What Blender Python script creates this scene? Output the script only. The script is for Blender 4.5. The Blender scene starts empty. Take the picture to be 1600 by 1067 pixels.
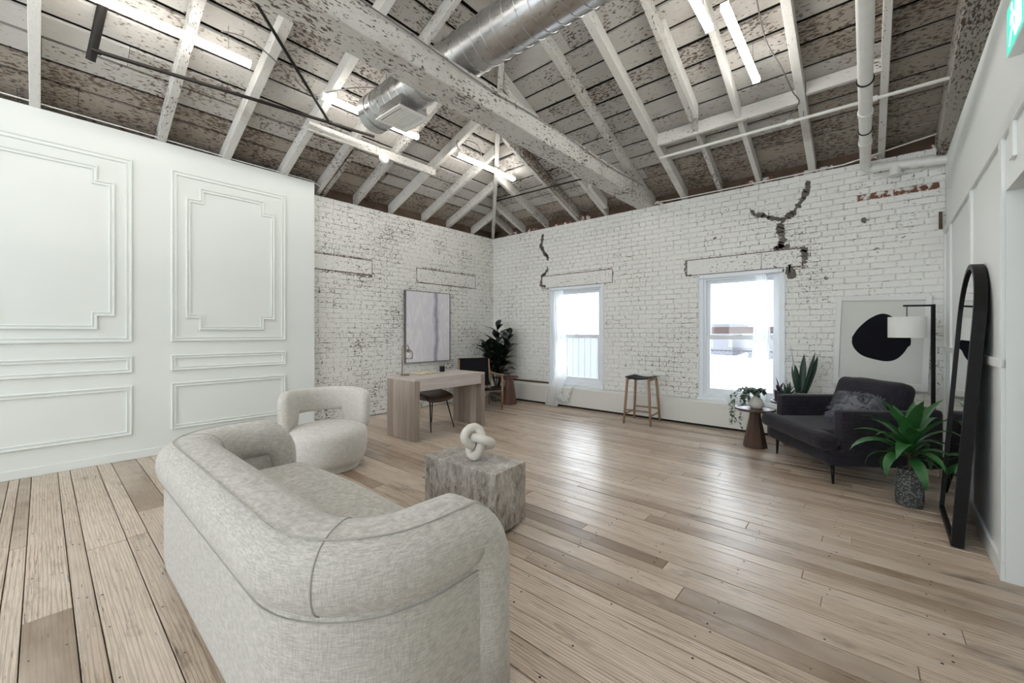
import bpy, bmesh, math, random
from mathutils import Vector, Matrix, noise as mnoise

random.seed(11)
S = bpy.context.scene
COL = S.collection
PI = math.pi
R = random.Random(5)

# ------------------------------------------------------------------ camera, world, exposure
YAW = math.atan(552 / 637)
cam_d = bpy.data.cameras.new('camera')
cam_d.sensor_width = 36
cam_d.lens = 36 * 637 / 1600
cam_d.shift_y = -(533.5 - 519) / 1600
cam_d.clip_start = 0.05
cam = bpy.data.objects.new('camera', cam_d)
COL.objects.link(cam)
cam.location = (0, 0, 1.33)
cam.rotation_euler = (PI / 2, 0, YAW)
S.camera = cam

world = bpy.data.worlds.new('overcast_sky')
S.world = world
world.use_nodes = True
wn = world.node_tree
wn.nodes['Background'].inputs[0].default_value = (0.84, 0.92, 1.0, 1)
wn.nodes['Background'].inputs[1].default_value = 2.9
TUBE_POWER = 12.5
S.view_settings.view_transform = 'Standard'
S.view_settings.look = 'None'
S.view_settings.exposure = 1.2
S.view_settings.gamma = 1.0
S.view_settings.use_curve_mapping = False
S.cycles.max_bounces = 8
S.cycles.diffuse_bounces = 5
S.cycles.transparent_max_bounces = 12


# ------------------------------------------------------------------ material helpers
class NT:
    def __init__(self, name):
        self.m = bpy.data.materials.new(name)
        self.m.use_nodes = True
        self.t = self.m.node_tree
        self.b = self.t.nodes['Principled BSDF']
        self.out = self.t.nodes['Material Output']

    def n(self, typ, **k):
        x = self.t.nodes.new(typ)
        for a, v in k.items():
            setattr(x, a, v)
        return x

    def l(self, a, b):
        self.t.links.new(a, b)

    def pos(self):
        return self.n('ShaderNodeNewGeometry').outputs['Position']

    def obj(self):
        return self.n('ShaderNodeTexCoord').outputs['Object']

    def rnd(self):
        return self.n('ShaderNodeObjectInfo').outputs['Random']

    def map(self, v, scale=(1, 1, 1), rot=(0, 0, 0), loc=(0, 0, 0)):
        x = self.n('ShaderNodeMapping')
        x.inputs['Scale'].default_value = scale
        x.inputs['Rotation'].default_value = rot
        x.inputs['Location'].default_value = loc
        self.l(v, x.inputs['Vector'])
        return x.outputs[0]

    def noise(self, v, scale=5, detail=2, rough=0.5, dist=0.0):
        x = self.n('ShaderNodeTexNoise')
        x.inputs['Scale'].default_value = scale
        x.inputs['Detail'].default_value = detail
        x.inputs['Roughness'].default_value = rough
        x.inputs['Distortion'].default_value = dist
        self.l(v, x.inputs['Vector'])
        return x.outputs[0]

    def wave(self, v, scale=5, dist=0, detail=2, dscale=1, axis='X'):
        x = self.n('ShaderNodeTexWave', bands_direction=axis)
        x.inputs['Scale'].default_value = scale
        x.inputs['Distortion'].default_value = dist
        x.inputs['Detail'].default_value = detail
        x.inputs['Detail Scale'].default_value = dscale
        self.l(v, x.inputs['Vector'])
        return x.outputs['Fac']

    def ramp(self, f, stops):
        x = self.n('ShaderNodeValToRGB')
        e = x.color_ramp.elements
        while len(e) < len(stops):
            e.new(0.5)
        for i, (p, c) in enumerate(stops):
            e[i].position = p
            e[i].color = (c, c, c, 1) if isinstance(c, (int, float)) else (*c, 1)
        self.l(f, x.inputs[0])
        return x.outputs[0]

    def math(self, op, a, b=None):
        x = self.n('ShaderNodeMath', operation=op)
        for i, v in enumerate((a, b)):
            if v is None:
                continue
            if isinstance(v, (int, float)):
                x.inputs[i].default_value = v
            else:
                self.l(v, x.inputs[i])
        return x.outputs[0]

    def mix(self, f, a, b, blend='MIX'):
        x = self.n('ShaderNodeMix', data_type='RGBA', blend_type=blend)
        for i, v in ((0, f), (6, a), (7, b)):
            if isinstance(v, (int, float)):
                x.inputs[i].default_value = v
            elif isinstance(v, tuple):
                x.inputs[i].default_value = (*v, 1)
            else:
                self.l(v, x.inputs[i])
        return x.outputs[2]

    def bump(self, h, strength=0.3, dist=0.01):
        x = self.n('ShaderNodeBump')
        x.inputs['Strength'].default_value = strength
        x.inputs['Distance'].default_value = dist
        self.l(h, x.inputs['Height'])
        self.l(x.outputs[0], self.b.inputs['Normal'])

    def set(self, color=None, rough=None, metal=None, **k):
        for key, v in (('Base Color', color), ('Roughness', rough), ('Metallic', metal)):
            if v is None:
                continue
            i = self.b.inputs[key]
            if isinstance(v, (int, float)):
                i.default_value = v
            elif isinstance(v, tuple):
                i.default_value = (*v, 1)
            else:
                self.l(v, i)
        for key, v in k.items():
            self.b.inputs[key.replace('_', ' ')].default_value = v
        return self.m


def plain(name, color, rough=0.5, metal=0.0, var=0.06, scale=20, bump=0.0, **k):
    """solid colour with a faint procedural mottling"""
    t = NT(name)
    f = t.noise(t.obj(), scale, 3)
    lo = tuple(max(0, c * (1 - var)) for c in color)
    hi = tuple(min(1, c * (1 + var)) for c in color)
    col = t.mix(f, lo, hi)
    if bump:
        t.bump(f, bump, 0.005)
    return t.set(col, rough, metal, **k)


def painted_brick(name, chip):
    t = NT(name)
    p = t.pos()
    q = t.map(p, (1, 1, 1.5))
    n1 = t.noise(q, 32, 4, 0.62, 0.6)
    n2 = t.noise(q, 62, 2, 0.6)
    cl = t.noise(p, 1.5, 3, 0.6)
    thr = t.math('MULTIPLY', t.math('SUBTRACT', cl, 0.5), 0.30)
    f1 = t.ramp(t.math('ADD', n1, thr), [(chip, 0), (chip + 0.025, 1)])
    f2 = t.ramp(t.math('ADD', n2, thr), [(chip + 0.06, 0), (chip + 0.09, 1)])
    f3 = t.ramp(t.math('ADD', t.noise(t.map(p, (6, 6, 60)), 1.0, 3, 0.6), t.math('MULTIPLY', thr, 0.8)), [(chip + 0.055, 0), (chip + 0.075, 0.85)])
    f = t.math('MAXIMUM', t.math('MAXIMUM', f1, f2), f3)
    tint = t.noise(p, 3.0, 3, 0.6)
    base = t.mix(tint, (0.76, 0.76, 0.725), (0.86, 0.86, 0.84))
    dirt = t.ramp(t.noise(p, 9, 5, 0.7), [(0.58, 0), (0.8, 1)])
    base = t.mix(t.math('MULTIPLY', dirt, 0.35), base, (0.55, 0.52, 0.47))
    under = t.mix(t.noise(p, 14, 2), (0.05, 0.042, 0.037), (0.24, 0.19, 0.16))
    t.bump(t.math('SUBTRACT', t.math('MULTIPLY', t.noise(p, 60, 3), 0.4), f), 0.5, 0.004)
    return t.set(t.mix(f, base, under), 0.6)


def peeling_wood(name, axis, chip, white=(0.74, 0.73, 0.69)):
    """old white paint flaking off brown wood; flakes stretched along the grain"""
    t = NT(name)
    p = t.pos()
    sc = {'x': (0.45, 1.3, 1.3), 'y': (1.3, 0.45, 1.3), 'z': (1.3, 1.3, 0.45)}[axis]
    q = t.map(p, sc)
    n1 = t.noise(q, 48, 4, 0.6, 0.3)
    cl = t.noise(p, 2.2, 3, 0.6)
    thr = t.math('MULTIPLY', t.math('SUBTRACT', cl, 0.5), 0.42)
    rn = t.math('MULTIPLY', t.math('SUBTRACT', t.rnd(), 0.5), 0.10)
    f = t.ramp(t.math('ADD', t.math('ADD', n1, thr), rn), [(chip, 0), (chip + 0.03, 1)])
    g = t.noise(t.map(p, tuple(4 * a ** 2 for a in sc)), 14, 4, 0.6)
    w2 = tuple(c * 0.74 for c in white)
    base = t.mix(g, w2, white)
    st = t.ramp(t.noise(p, 1.7, 4, 0.65), [(0.56, 0), (0.74, 1)])
    base = t.mix(t.math('MULTIPLY', st, 0.55), base, (0.33, 0.27, 0.21))
    base = t.mix(t.math('MULTIPLY', t.rnd(), 0.38), base, (0.30, 0.275, 0.245))
    under = t.mix(g, (0.045, 0.032, 0.024), (0.17, 0.12, 0.085))
    t.bump(t.math('SUBTRACT', t.math('MULTIPLY', g, 0.5), f), 0.5, 0.004)
    return t.set(t.mix(f, base, under), 0.65)


def floor_mat():
    t = NT('worn_pine_floor')
    p = t.pos()
    r = t.rnd()
    off = t.n('ShaderNodeCombineXYZ')
    t.l(t.math('MULTIPLY', r, 37.0), off.inputs[0])
    t.l(t.math('MULTIPLY', r, 91.0), off.inputs[2])
    v = t.n('ShaderNodeVectorMath', operation='ADD')
    t.l(p, v.inputs[0])
    t.l(off.outputs[0], v.inputs[1])
    v = v.outputs[0]
    rings = t.wave(t.map(v, (0.5, 9, 9)), 2.2, 9, 3, 0.8, 'Y')
    fine = t.noise(t.map(v, (2.2, 70, 70)), 2.2, 4, 0.65)
    tone = t.ramp(r, [(0, (0.24, 0.165, 0.108)), (0.16, (0.38, 0.275, 0.19)), (0.3, (0.56, 0.44, 0.335)), (0.6, (0.67, 0.55, 0.435)), (0.9, (0.60, 0.48, 0.37)), (1, (0.42, 0.315, 0.225))])
    c = t.mix(t.math('MULTIPLY', t.ramp(rings, [(0.0, 1), (0.34, 0)]), 0.62), tone, (0.20, 0.138, 0.092))
    c = t.mix(t.math('MULTIPLY', t.ramp(fine, [(0.36, 1), (0.54, 0)]), 0.62), c, (0.21, 0.152, 0.108))
    bleach = t.ramp(t.noise(t.map(v, (0.8, 2.0, 2.0)), 0.9, 4, 0.6), [(0.42, 0), (0.68, 1)])
    c = t.mix(t.math('MULTIPLY', bleach, 0.45), c, (0.76, 0.665, 0.57))
    dark = t.ramp(t.noise(t.map(v, (0.9, 2.6, 2.6)), 1.6, 5, 0.68), [(0.58, 0), (0.72, 1)])
    c = t.mix(t.math('MULTIPLY', dark, 0.75), c, (0.095, 0.062, 0.04))
    scr = t.ramp(t.noise(t.map(v, (3.2, 70, 70)), 1.6, 3, 0.65), [(0.645, 0), (0.685, 1)])
    c = t.mix(t.math('MULTIPLY', scr, 0.85), c, (0.06, 0.04, 0.028))
    t.bump(t.math('SUBTRACT', fine, t.math('MULTIPLY', scr, 0.8)), 0.22, 0.003)
    ro = t.ramp(t.noise(p, 6, 3), [(0.3, 0.30), (0.7, 0.42)])
    return t.set(c, ro, Specular_IOR_Level=0.5, Coat_Weight=0.25, Coat_Roughness=0.22)


def linen(name, a, b, scale=1.0):
    t = NT(name)
    o = t.obj()
    h1 = t.noise(t.map(o, (32 * scale, 32 * scale, 330 * scale)), 1.0, 2, 0.6)
    h2 = t.noise(t.map(o, (330 * scale, 26 * scale, 36 * scale)), 1.0, 2, 0.6)
    h3 = t.noise(t.map(o, (26 * scale, 330 * scale, 36 * scale)), 1.0, 2, 0.6)
    w = t.math('ADD', h1, t.math('MULTIPLY', t.math('ADD', h2, h3), 0.5))
    f = t.ramp(t.math('MULTIPLY', w, 0.5), [(0.41, 0), (0.59, 1)])
    t.bump(w, 0.35, 0.003)
    return t.set(t.mix(f, a, b), 0.9, Sheen_Weight=0.25)


def wood(name, a, b, axis='x', rough=0.5, vary=0.35):
    t = NT(name)
    o = t.obj()
    sc = {'x': (0.7, 9, 9), 'y': (9, 0.7, 9), 'z': (9, 9, 0.7)}[axis]
    v = t.n('ShaderNodeVectorMath', operation='ADD')
    off = t.n('ShaderNodeCombineXYZ')
    r = t.rnd()
    for i in range(3):
        t.l(t.math('MULTIPLY', r, 13.0 + 7 * i), off.inputs[i])
    t.l(t.map(o, sc), v.inputs[0])
    t.l(off.outputs[0], v.inputs[1])
    f = t.noise(v.outputs[0], 2.5, 4, 0.6, 0.8)
    col = t.mix(t.ramp(f, [(0.3, 0), (0.7, 1)]), a, b)
    col = t.mix(t.math('MULTIPLY', r, vary), col, tuple(x * 0.62 for x in a))
    t.bump(f, 0.15, 0.003)
    return t.set(col, rough)


def marble():
    t = NT('grey_brown_marble')
    o = t.obj()
    q = t.map(o, (1, 1, 1), (0.4, 0.7, 0.3))
    st = t.map(o, (2.2, 2.2, 0.75), (0.5, 0.55, 0.2))
    n = t.noise(st, 9, 10, 0.78, 0.9)
    big = t.noise(q, 3.2, 4, 0.6, 0.8)
    f = t.math('ADD', t.math('MULTIPLY', n, 0.8), t.math('MULTIPLY', big, 0.28))
    c = t.ramp(f, [(0.36, (0.045, 0.037, 0.032)), (0.46, (0.17, 0.143, 0.122)), (0.53, (0.33, 0.295, 0.262)), (0.62, (0.50, 0.465, 0.43)), (0.74, (0.74, 0.72, 0.69))])
    vein = t.ramp(t.noise(st, 6, 9, 0.72, 1.4), [(0.485, 0), (0.5, 1), (0.515, 0)])
    c = t.mix(t.math('MULTIPLY', vein, 0.7), c, (0.80, 0.78, 0.75))
    return t.set(c, 0.28)


def glass_mat(name='window_glass'):
    t = NT(name)
    tr = t.n('ShaderNodeBsdfTransparent')
    gl = t.n('ShaderNodeBsdfGlossy')
    gl.inputs['Roughness'].default_value = 0.02
    fr = t.n('ShaderNodeFresnel')
    fr.inputs[0].default_value = 1.45
    mx = t.n('ShaderNodeMixShader')
    t.l(t.math('MULTIPLY', fr.outputs[0], 0.8), mx.inputs[0])
    t.l(tr.outputs[0], mx.inputs[1])
    t.l(gl.outputs[0], mx.inputs[2])
    t.l(mx.outputs[0], t.out.inputs[0])
    return t.m


def sheer_mat():
    t = NT('sheer_white_voile')
    tr = t.n('ShaderNodeBsdfTransparent')
    tl = t.n('ShaderNodeBsdfTranslucent')
    tl.inputs[0].default_value = (0.9, 0.92, 0.93, 1)
    df = t.n('ShaderNodeBsdfDiffuse')
    df.inputs[0].default_value = (0.88, 0.89, 0.89, 1)
    weave = t.noise(t.map(t.obj(), (160, 160, 20)), 2, 2)
    m1 = t.n('ShaderNodeMixShader')
    m1.inputs[0].default_value = 0.5
    t.l(df.outputs[0], m1.inputs[1])
    t.l(tl.outputs[0], m1.inputs[2])
    m2 = t.n('ShaderNodeMixShader')
    t.l(t.ramp(weave, [(0.3, 0.04), (0.7, 0.14)]), m2.inputs[0])
    t.l(m1.outputs[0], m2.inputs[1])
    t.l(tr.outputs[0], m2.inputs[2])
    t.l(m2.outputs[0], t.out.inputs[0])
    return t.m


def emission(name, col, strength):
    t = NT(name)
    t.set(col, 0.5)
    t.b.inputs['Emission Color'].default_value = (*col, 1)
    t.b.inputs['Emission Strength'].default_value = strength
    return t.m


def spiral_metal():
    t = NT('galvanised_sheet_steel')
    n = t.noise(t.map(t.obj(), (3, 9, 9)), 4, 3)
    c = t.mix(n, (0.40, 0.40, 0.40), (0.56, 0.56, 0.56))
    return t.set(c, t.ramp(n, [(0.3, 0.26), (0.7, 0.38)]), 1.0)


def abstract_mat():
    t = NT('pale_abstract_painting')
    o = t.obj()
    g = t.noise(t.map(o, (1, 3.0, 0.8)), 2.2, 4, 0.6, 1.2)
    c = t.ramp(g, [(0.3, (0.80, 0.79, 0.82)), (0.5, (0.72, 0.71, 0.76)), (0.62, (0.83, 0.82, 0.84)), (0.75, (0.68, 0.66, 0.72))])
    s = t.n('ShaderNodeSeparateXYZ')
    t.l(o, s.inputs[0])
    wob = t.math('MULTIPLY', t.math('SUBTRACT', t.noise(o, 4, 4, 0.6), 0.5), 0.14)
    y = t.math('ABSOLUTE', t.math('SUBTRACT', t.math('ADD', s.outputs[1], wob), 0.16))
    st = t.ramp(t.math('ADD', y, t.math('MULTIPLY', t.noise(t.map(o, (1, 8, 1)), 4, 3), 0.05)), [(0.03, 1), (0.10, 0)])
    c = t.mix(t.math('MULTIPLY', st, 0.8), c, (0.22, 0.20, 0.30))
    return t.set(c, 0.7)


def leaf_mat(name, a, b, rough=0.4):
    t = NT(name)
    o = t.obj()
    n = t.noise(t.map(o, (2, 40, 2)), 3, 2)
    c = t.mix(n, a, b)
    c = t.mix(t.math('MULTIPLY', t.rnd(), 0.4), c, tuple(x * 0.5 for x in a))
    return t.set(c, rough)


def snake_mat():
    t = NT('banded_snake_plant_leaf')
    w = t.wave(t.map(t.obj(), (30, 5, 5)), 1.0, 3, 3, 2, 'X')
    return t.set(t.mix(w, (0.012, 0.03, 0.022), (0.05, 0.085, 0.06)), 0.35)


def pot_woven():
    t = NT('dark_textured_ceramic')
    o = t.obj()
    v = t.n('ShaderNodeTexVoronoi')
    v.inputs['Scale'].default_value = 62
    t.l(t.map(o, (1, 1, 1.3)), v.inputs['Vector'])
    d = v.outputs['Distance']
    c = t.ramp(d, [(0.2, (0.20, 0.21, 0.20)), (0.55, (0.035, 0.04, 0.04))])
    t.bump(t.math('SUBTRACT', 1.0, d), 0.8, 0.006)
    return t.set(c, 0.6)


M = {}
M['brick'] = painted_brick('white_painted_brick', 0.640)
M['brick_chipped'] = painted_brick('flaking_white_painted_brick', 0.608)
M['joint'] = painted_brick('white_painted_mortar', 0.56)
M['joint_chipped'] = painted_brick('flaking_painted_mortar', 0.52)
M['lintel'] = painted_brick('chipped_white_lintel', 0.605)
def red_brick():
    t = NT('half_bared_red_brick')
    p = t.pos()
    f = t.ramp(t.noise(p, 17, 4, 0.65), [(0.50, 0), (0.56, 1)])
    red = t.mix(t.noise(p, 40, 3), (0.11, 0.04, 0.026), (0.24, 0.095, 0.06))
    t.bump(f, 0.5, 0.004)
    return t.set(t.mix(f, red, (0.72, 0.70, 0.67)), 0.85)


M['red'] = red_brick()
M['patch'] = plain('grey_mortar_patch', (0.15, 0.137, 0.122), 0.95, var=0.7, scale=55, bump=0.6)
M['plate'] = plain('dark_old_timber', (0.10, 0.065, 0.045), 0.85, var=0.6, scale=6, bump=0.3)
M['deck'] = plain('blackened_roof_deck', (0.02, 0.016, 0.013), 0.95, var=0.4)
M['board_x'] = peeling_wood('peeling_roof_board_along_x', 'x', 0.60, (0.60, 0.58, 0.545))
M['board_y'] = peeling_wood('peeling_roof_board_along_y', 'y', 0.60, (0.60, 0.58, 0.545))
M['bare_x'] = peeling_wood('bare_weathered_board_along_x', 'x', 0.545, (0.40, 0.35, 0.295))
M['bare_y'] = peeling_wood('bare_weathered_board_along_y', 'y', 0.545, (0.40, 0.35, 0.295))
M['raft_y'] = peeling_wood('peeling_rafter_along_y', 'y', 0.64, (0.82, 0.81, 0.77))
M['raft_x'] = peeling_wood('peeling_rafter_along_x', 'x', 0.64, (0.82, 0.81, 0.77))
M['beam'] = peeling_wood('flaking_tie_beam_paint', 'y', 0.606, (0.84, 0.83, 0.79))
M['rough_timber'] = peeling_wood('rough_grey_timber', 'y', 0.53, (0.55, 0.52, 0.47))
M['panelwall'] = plain('satin_pale_grey_green_paint', (0.775, 0.815, 0.79), 0.45, var=0.015, scale=3)
M['white'] = plain('white_wall_paint', (0.80, 0.83, 0.815), 0.5, var=0.015, scale=3)
M['trimwhite'] = plain('white_gloss_trim', (0.80, 0.82, 0.81), 0.38, var=0.02)
M['pvc'] = plain('white_window_vinyl', (0.80, 0.84, 0.88), 0.35, var=0.02)
M['heater'] = plain('cream_enamel_steel', (0.74, 0.74, 0.70), 0.4, var=0.02)
M['floor'] = floor_mat()
M['linen'] = linen('oatmeal_linen', (0.40, 0.378, 0.342), (0.595, 0.57, 0.525))
M['boucle'] = linen('cream_woven_cloth', (0.52, 0.50, 0.46), (0.65, 0.63, 0.59), 0.7)
M['seam'] = plain('shadowed_linen_piping', (0.42, 0.405, 0.38), 0.9)
M['marble'] = marble()
M['ceramic'] = plain('cream_matt_ceramic', (0.66, 0.63, 0.57), 0.6, var=0.04)
M['black'] = plain('black_metal', (0.008, 0.008, 0.009), 0.45, Specular_IOR_Level=0.25)
M['blackwood'] = plain('black_stained_wood', (0.008, 0.0075, 0.0075), 0.5, var=0.3, Specular_IOR_Level=0.2)
M['leather'] = plain('black_leather', (0.008, 0.008, 0.011), 0.45, var=0.3, bump=0.2, Specular_IOR_Level=0.2)
M['brown'] = plain('dark_brown_leather', (0.075, 0.045, 0.028), 0.4, var=0.3, bump=0.2)
M['desk_z'] = wood('pale_acacia_upright', (0.36, 0.285, 0.235), (0.60, 0.515, 0.455), 'z', 0.5, 0.8)
M['desk_y'] = wood('pale_acacia_long', (0.50, 0.43, 0.40), (0.66, 0.59, 0.56), 'y', 0.45, 0.2)
M['oak'] = wood('warm_oak', (0.26, 0.15, 0.09), (0.40, 0.255, 0.165), 'z', 0.5, 0.2)
M['mahog'] = wood('reddish_brown_wood', (0.075, 0.032, 0.022), (0.17, 0.075, 0.05), 'z', 0.4, 0.2)
M['walnut'] = wood('dark_walnut', (0.05, 0.026, 0.018), (0.11, 0.058, 0.04), 'z', 0.38, 0.2)
M['velvet'] = linen('charcoal_velvet', (0.011, 0.0095, 0.0135), (0.024, 0.021, 0.0285), 0.3)
M['velvet'].node_tree.nodes['Principled BSDF'].inputs['Sheen Weight'].default_value = 0.12
M['velvet'].node_tree.nodes['Principled BSDF'].inputs['Specular IOR Level'].default_value = 0.2
M['fur'] = plain('grey_shaggy_fur', (0.15, 0.155, 0.18), 0.9, var=0.5, scale=60)
M['glass'] = glass_mat()
M['sheer'] = sheer_mat()
M['tube'] = emission('lit_tube_diffuser', (1.0, 0.965, 0.91), TUBE_POWER)
M['duct'] = spiral_metal()
M['pipe_white'] = plain('white_painted_pipe', (0.78, 0.78, 0.75), 0.45, var=0.08, scale=12)
M['pipe_dark'] = plain('blackened_steel_pipe', (0.014, 0.012, 0.011), 0.5, var=0.4, Specular_IOR_Level=0.25)
M['cable'] = plain('grey_cable', (0.20, 0.19, 0.18), 0.6)
M['mirror'] = NT('silvered_mirror').set((0.9, 0.9, 0.9), 0.01, 1.0)
M['paper'] = plain('off_white_print_paper', (0.66, 0.665, 0.63), 0.7, var=0.05, scale=4)
M['ink'] = plain('black_ink', (0.009, 0.009, 0.013), 0.8, var=0.3, Specular_IOR_Level=0.1)
M['frame_white'] = plain('white_picture_frame', (0.76, 0.77, 0.75), 0.5, var=0.02)
M['abstract'] = abstract_mat()
M['darkframe'] = plain('grey_frame_edge', (0.13, 0.125, 0.13), 0.5)
M['shade'] = plain('white_linen_lampshade', (0.78, 0.78, 0.75), 0.8, var=0.03)
M['leaf'] = leaf_mat('bright_green_leaf', (0.012, 0.072, 0.018), (0.045, 0.18, 0.042))
M['leaf_dark'] = leaf_mat('very_dark_green_leaf', (0.006, 0.014, 0.010), (0.014, 0.028, 0.02), 0.3)
M['leaf_vine'] = leaf_mat('soft_green_vine_leaf', (0.06, 0.11, 0.07), (0.13, 0.20, 0.12), 0.5)
M['leaf_aloe'] = leaf_mat('blue_green_aloe', (0.03, 0.075, 0.055), (0.08, 0.15, 0.11), 0.5)
M['leaf_purple'] = leaf_mat('deep_purple_leaf', (0.02, 0.013, 0.03), (0.045, 0.03, 0.06), 0.4)
M['snake'] = snake_mat()
M['soil'] = plain('potting_soil', (0.03, 0.02, 0.014), 0.95, var=0.4, bump=0.5)
M['potdark'] = pot_woven()
M['potwhite'] = plain('white_glazed_pot', (0.72, 0.71, 0.67), 0.45, var=0.08, scale=30)
M['potpurple'] = plain('plum_glazed_pot', (0.045, 0.03, 0.07), 0.35)
M['bark'] = plain('brown_bark', (0.10, 0.07, 0.05), 0.9, var=0.4)
M['brass'] = plain('aged_brass', (0.30, 0.25, 0.17), 0.4, metal=0.8)
M['bookpaper'] = plain('cream_book_page', (0.64, 0.55, 0.40), 0.7)
M['green'] = emission('lit_green_sign', (0.05, 0.50, 0.36), 0.6)
M['signwhite'] = emission('lit_white_sign', (0.75, 0.88, 0.86), 0.5)
M['snow'] = plain('fresh_snow', (0.86, 0.88, 0.90), 0.8, var=0.03, scale=2, bump=0.2)
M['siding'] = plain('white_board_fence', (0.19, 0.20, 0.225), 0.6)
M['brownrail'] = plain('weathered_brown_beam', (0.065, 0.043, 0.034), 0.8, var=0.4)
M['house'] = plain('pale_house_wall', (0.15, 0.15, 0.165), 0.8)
M['wire'] = plain('galvanised_wire', (0.06, 0.06, 0.066), 0.5, metal=0.5)
M['nail'] = plain('rusty_nail_head', (0.02, 0.014, 0.01), 0.7)


# ------------------------------------------------------------------ object helpers
def tag(o, label=None, cat=None, group=None, kind=None):
    if label:
        o['label'] = label
    if cat:
        o['category'] = cat
    if group:
        o['group'] = group
    if kind:
        o['kind'] = kind
    return o


def thing(name, label, cat, loc=(0, 0, 0), rz=0.0, group=None):
    o = bpy.data.objects.new(name, None)
    COL.objects.link(o)
    o.empty_display_size = 0.1
    o.location = loc
    o.rotation_euler = (0, 0, rz)
    return tag(o, label, cat, group)


def link(name, me, parent=None, loc=None, rot=None):
    o = bpy.data.objects.new(name, me)
    COL.objects.link(o)
    if parent is not None:
        o.parent = parent
    if loc is not None:
        o.location = loc
    if rot is not None:
        o.rotation_euler = rot
    return o


class MB:
    """collects vertices and faces for ONE mesh object"""

    def __init__(self):
        self.v = []
        self.f = []

    def add(self, vs, fs):
        k = len(self.v)
        self.v += [tuple(p) for p in vs]
        self.f += [tuple(i + k for i in f) for f in fs]
        return self

    def box(self, x0, x1, y0, y1, z0, z1):
        vs = [(x, y, z) for z in (z0, z1) for y in (y0, y1) for x in (x0, x1)]
        return self.add(vs, [(0, 2, 3, 1), (4, 5, 7, 6), (0, 1, 5, 4), (2, 6, 7, 3), (0, 4, 6, 2), (1, 3, 7, 5)])

    def hexa(self, a, b):
        """two quads a (4 points), b (4 points) joined"""
        return self.add(list(a) + list(b), [(3, 2, 1, 0), (4, 5, 6, 7), (0, 1, 5, 4), (1, 2, 6, 5), (2, 3, 7, 6), (3, 0, 4, 7)])

    def rings(self, rings, cap=True, closed=False):
        n = len(rings[0])
        vs = [p for r in rings for p in r]
        fs = []
        m = len(rings)
        for i in range(m if closed else m - 1):
            for j in range(n):
                a, b = i * n + j, i * n + (j + 1) % n
                c, d = ((i + 1) % m) * n + (j + 1) % n, ((i + 1) % m) * n + j
                fs.append((a, b, c, d))
        if cap and not closed:
            fs.append(tuple(range(n - 1, -1, -1)))
            fs.append(tuple((m - 1) * n + j for j in range(n)))
        return self.add(vs, fs)

    def tube(self, pts, r, seg=8, closed=False):
        pts = [Vector(p) for p in pts]
        n = len(pts)
        rr = r if isinstance(r, (list, tuple)) else [r] * n
        up = None
        rings = []
        for i in range(n):
            if closed:
                t = pts[(i + 1) % n] - pts[i - 1]
            else:
                t = pts[min(i + 1, n - 1)] - pts[max(i - 1, 0)]
            t.normalize()
            if up is None:
                up = Vector((0, 0, 1)) if abs(t.z) < 0.9 else Vector((1, 0, 0))
            up = (up - t * up.dot(t))
            if up.length < 1e-5:
                up = t.orthogonal()
            up.normalize()
            s = t.cross(up)
            rings.append([pts[i] + (s * math.cos(a) + up * math.sin(a)) * rr[i] for a in [2 * PI * k / seg for k in range(seg)]])
        return self.rings(rings, True, closed)

    def lathe(self, prof, seg=24, c=(0, 0, 0)):
        rings = []
        for r, z in prof:
            rings.append([(c[0] + r * math.cos(2 * PI * k / seg), c[1] + r * math.sin(2 * PI * k / seg), c[2] + z) for k in range(seg)])
        return self.rings(rings)

    def prism(self, poly, h0, h1, plane='xy'):
        def P(a, b, h):
            return {'xy': (a, b, h), 'xz': (a, h, b), 'yz': (h, a, b)}[plane]
        n = len(poly)
        vs = [P(a, b, h0) for a, b in poly] + [P(a, b, h1) for a, b in poly]
        fs = [tuple(range(n - 1, -1, -1)), tuple(range(n, 2 * n))]
        fs += [(i, (i + 1) % n, n + (i + 1) % n, n + i) for i in range(n)]
        return self.add(vs, fs)

    def mesh(self, name, mat, smooth=False, bevel=0.0, seg=1):
        me = bpy.data.meshes.new(name)
        me.from_pydata(self.v, [], self.f)
        bm = bmesh.new()
        bm.from_mesh(me)
        bmesh.ops.recalc_face_normals(bm, faces=bm.faces)
        if bevel:
            ed = [e for e in bm.edges if len(e.link_faces) == 2 and e.calc_face_angle(0) > 0.5]
            bmesh.ops.bevel(bm, geom=ed, offset=bevel, segments=seg, affect='EDGES', profile=0.5)
        bm.to_mesh(me)
        bm.free()
        me.materials.append(M[mat] if isinstance(mat, str) else mat)
        if smooth:
            me.polygons.foreach_set('use_smooth', [True] * len(me.polygons))
            if smooth == 'auto':
                me.set_sharp_from_angle(angle=0.7)
        return me

    def obj(self, name, mat, parent=None, smooth=False, bevel=0.0, seg=1, loc=None, rot=None):
        return link(name, self.mesh(name, mat, smooth, bevel, seg), parent, loc, rot)


def box(name, mat, parent, x0, x1, y0, y1, z0, z1, bevel=0.0, seg=1, **k):
    return MB().box(x0, x1, y0, y1, z0, z1).obj(name, mat, parent, bevel=bevel, seg=seg, **k)


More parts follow.
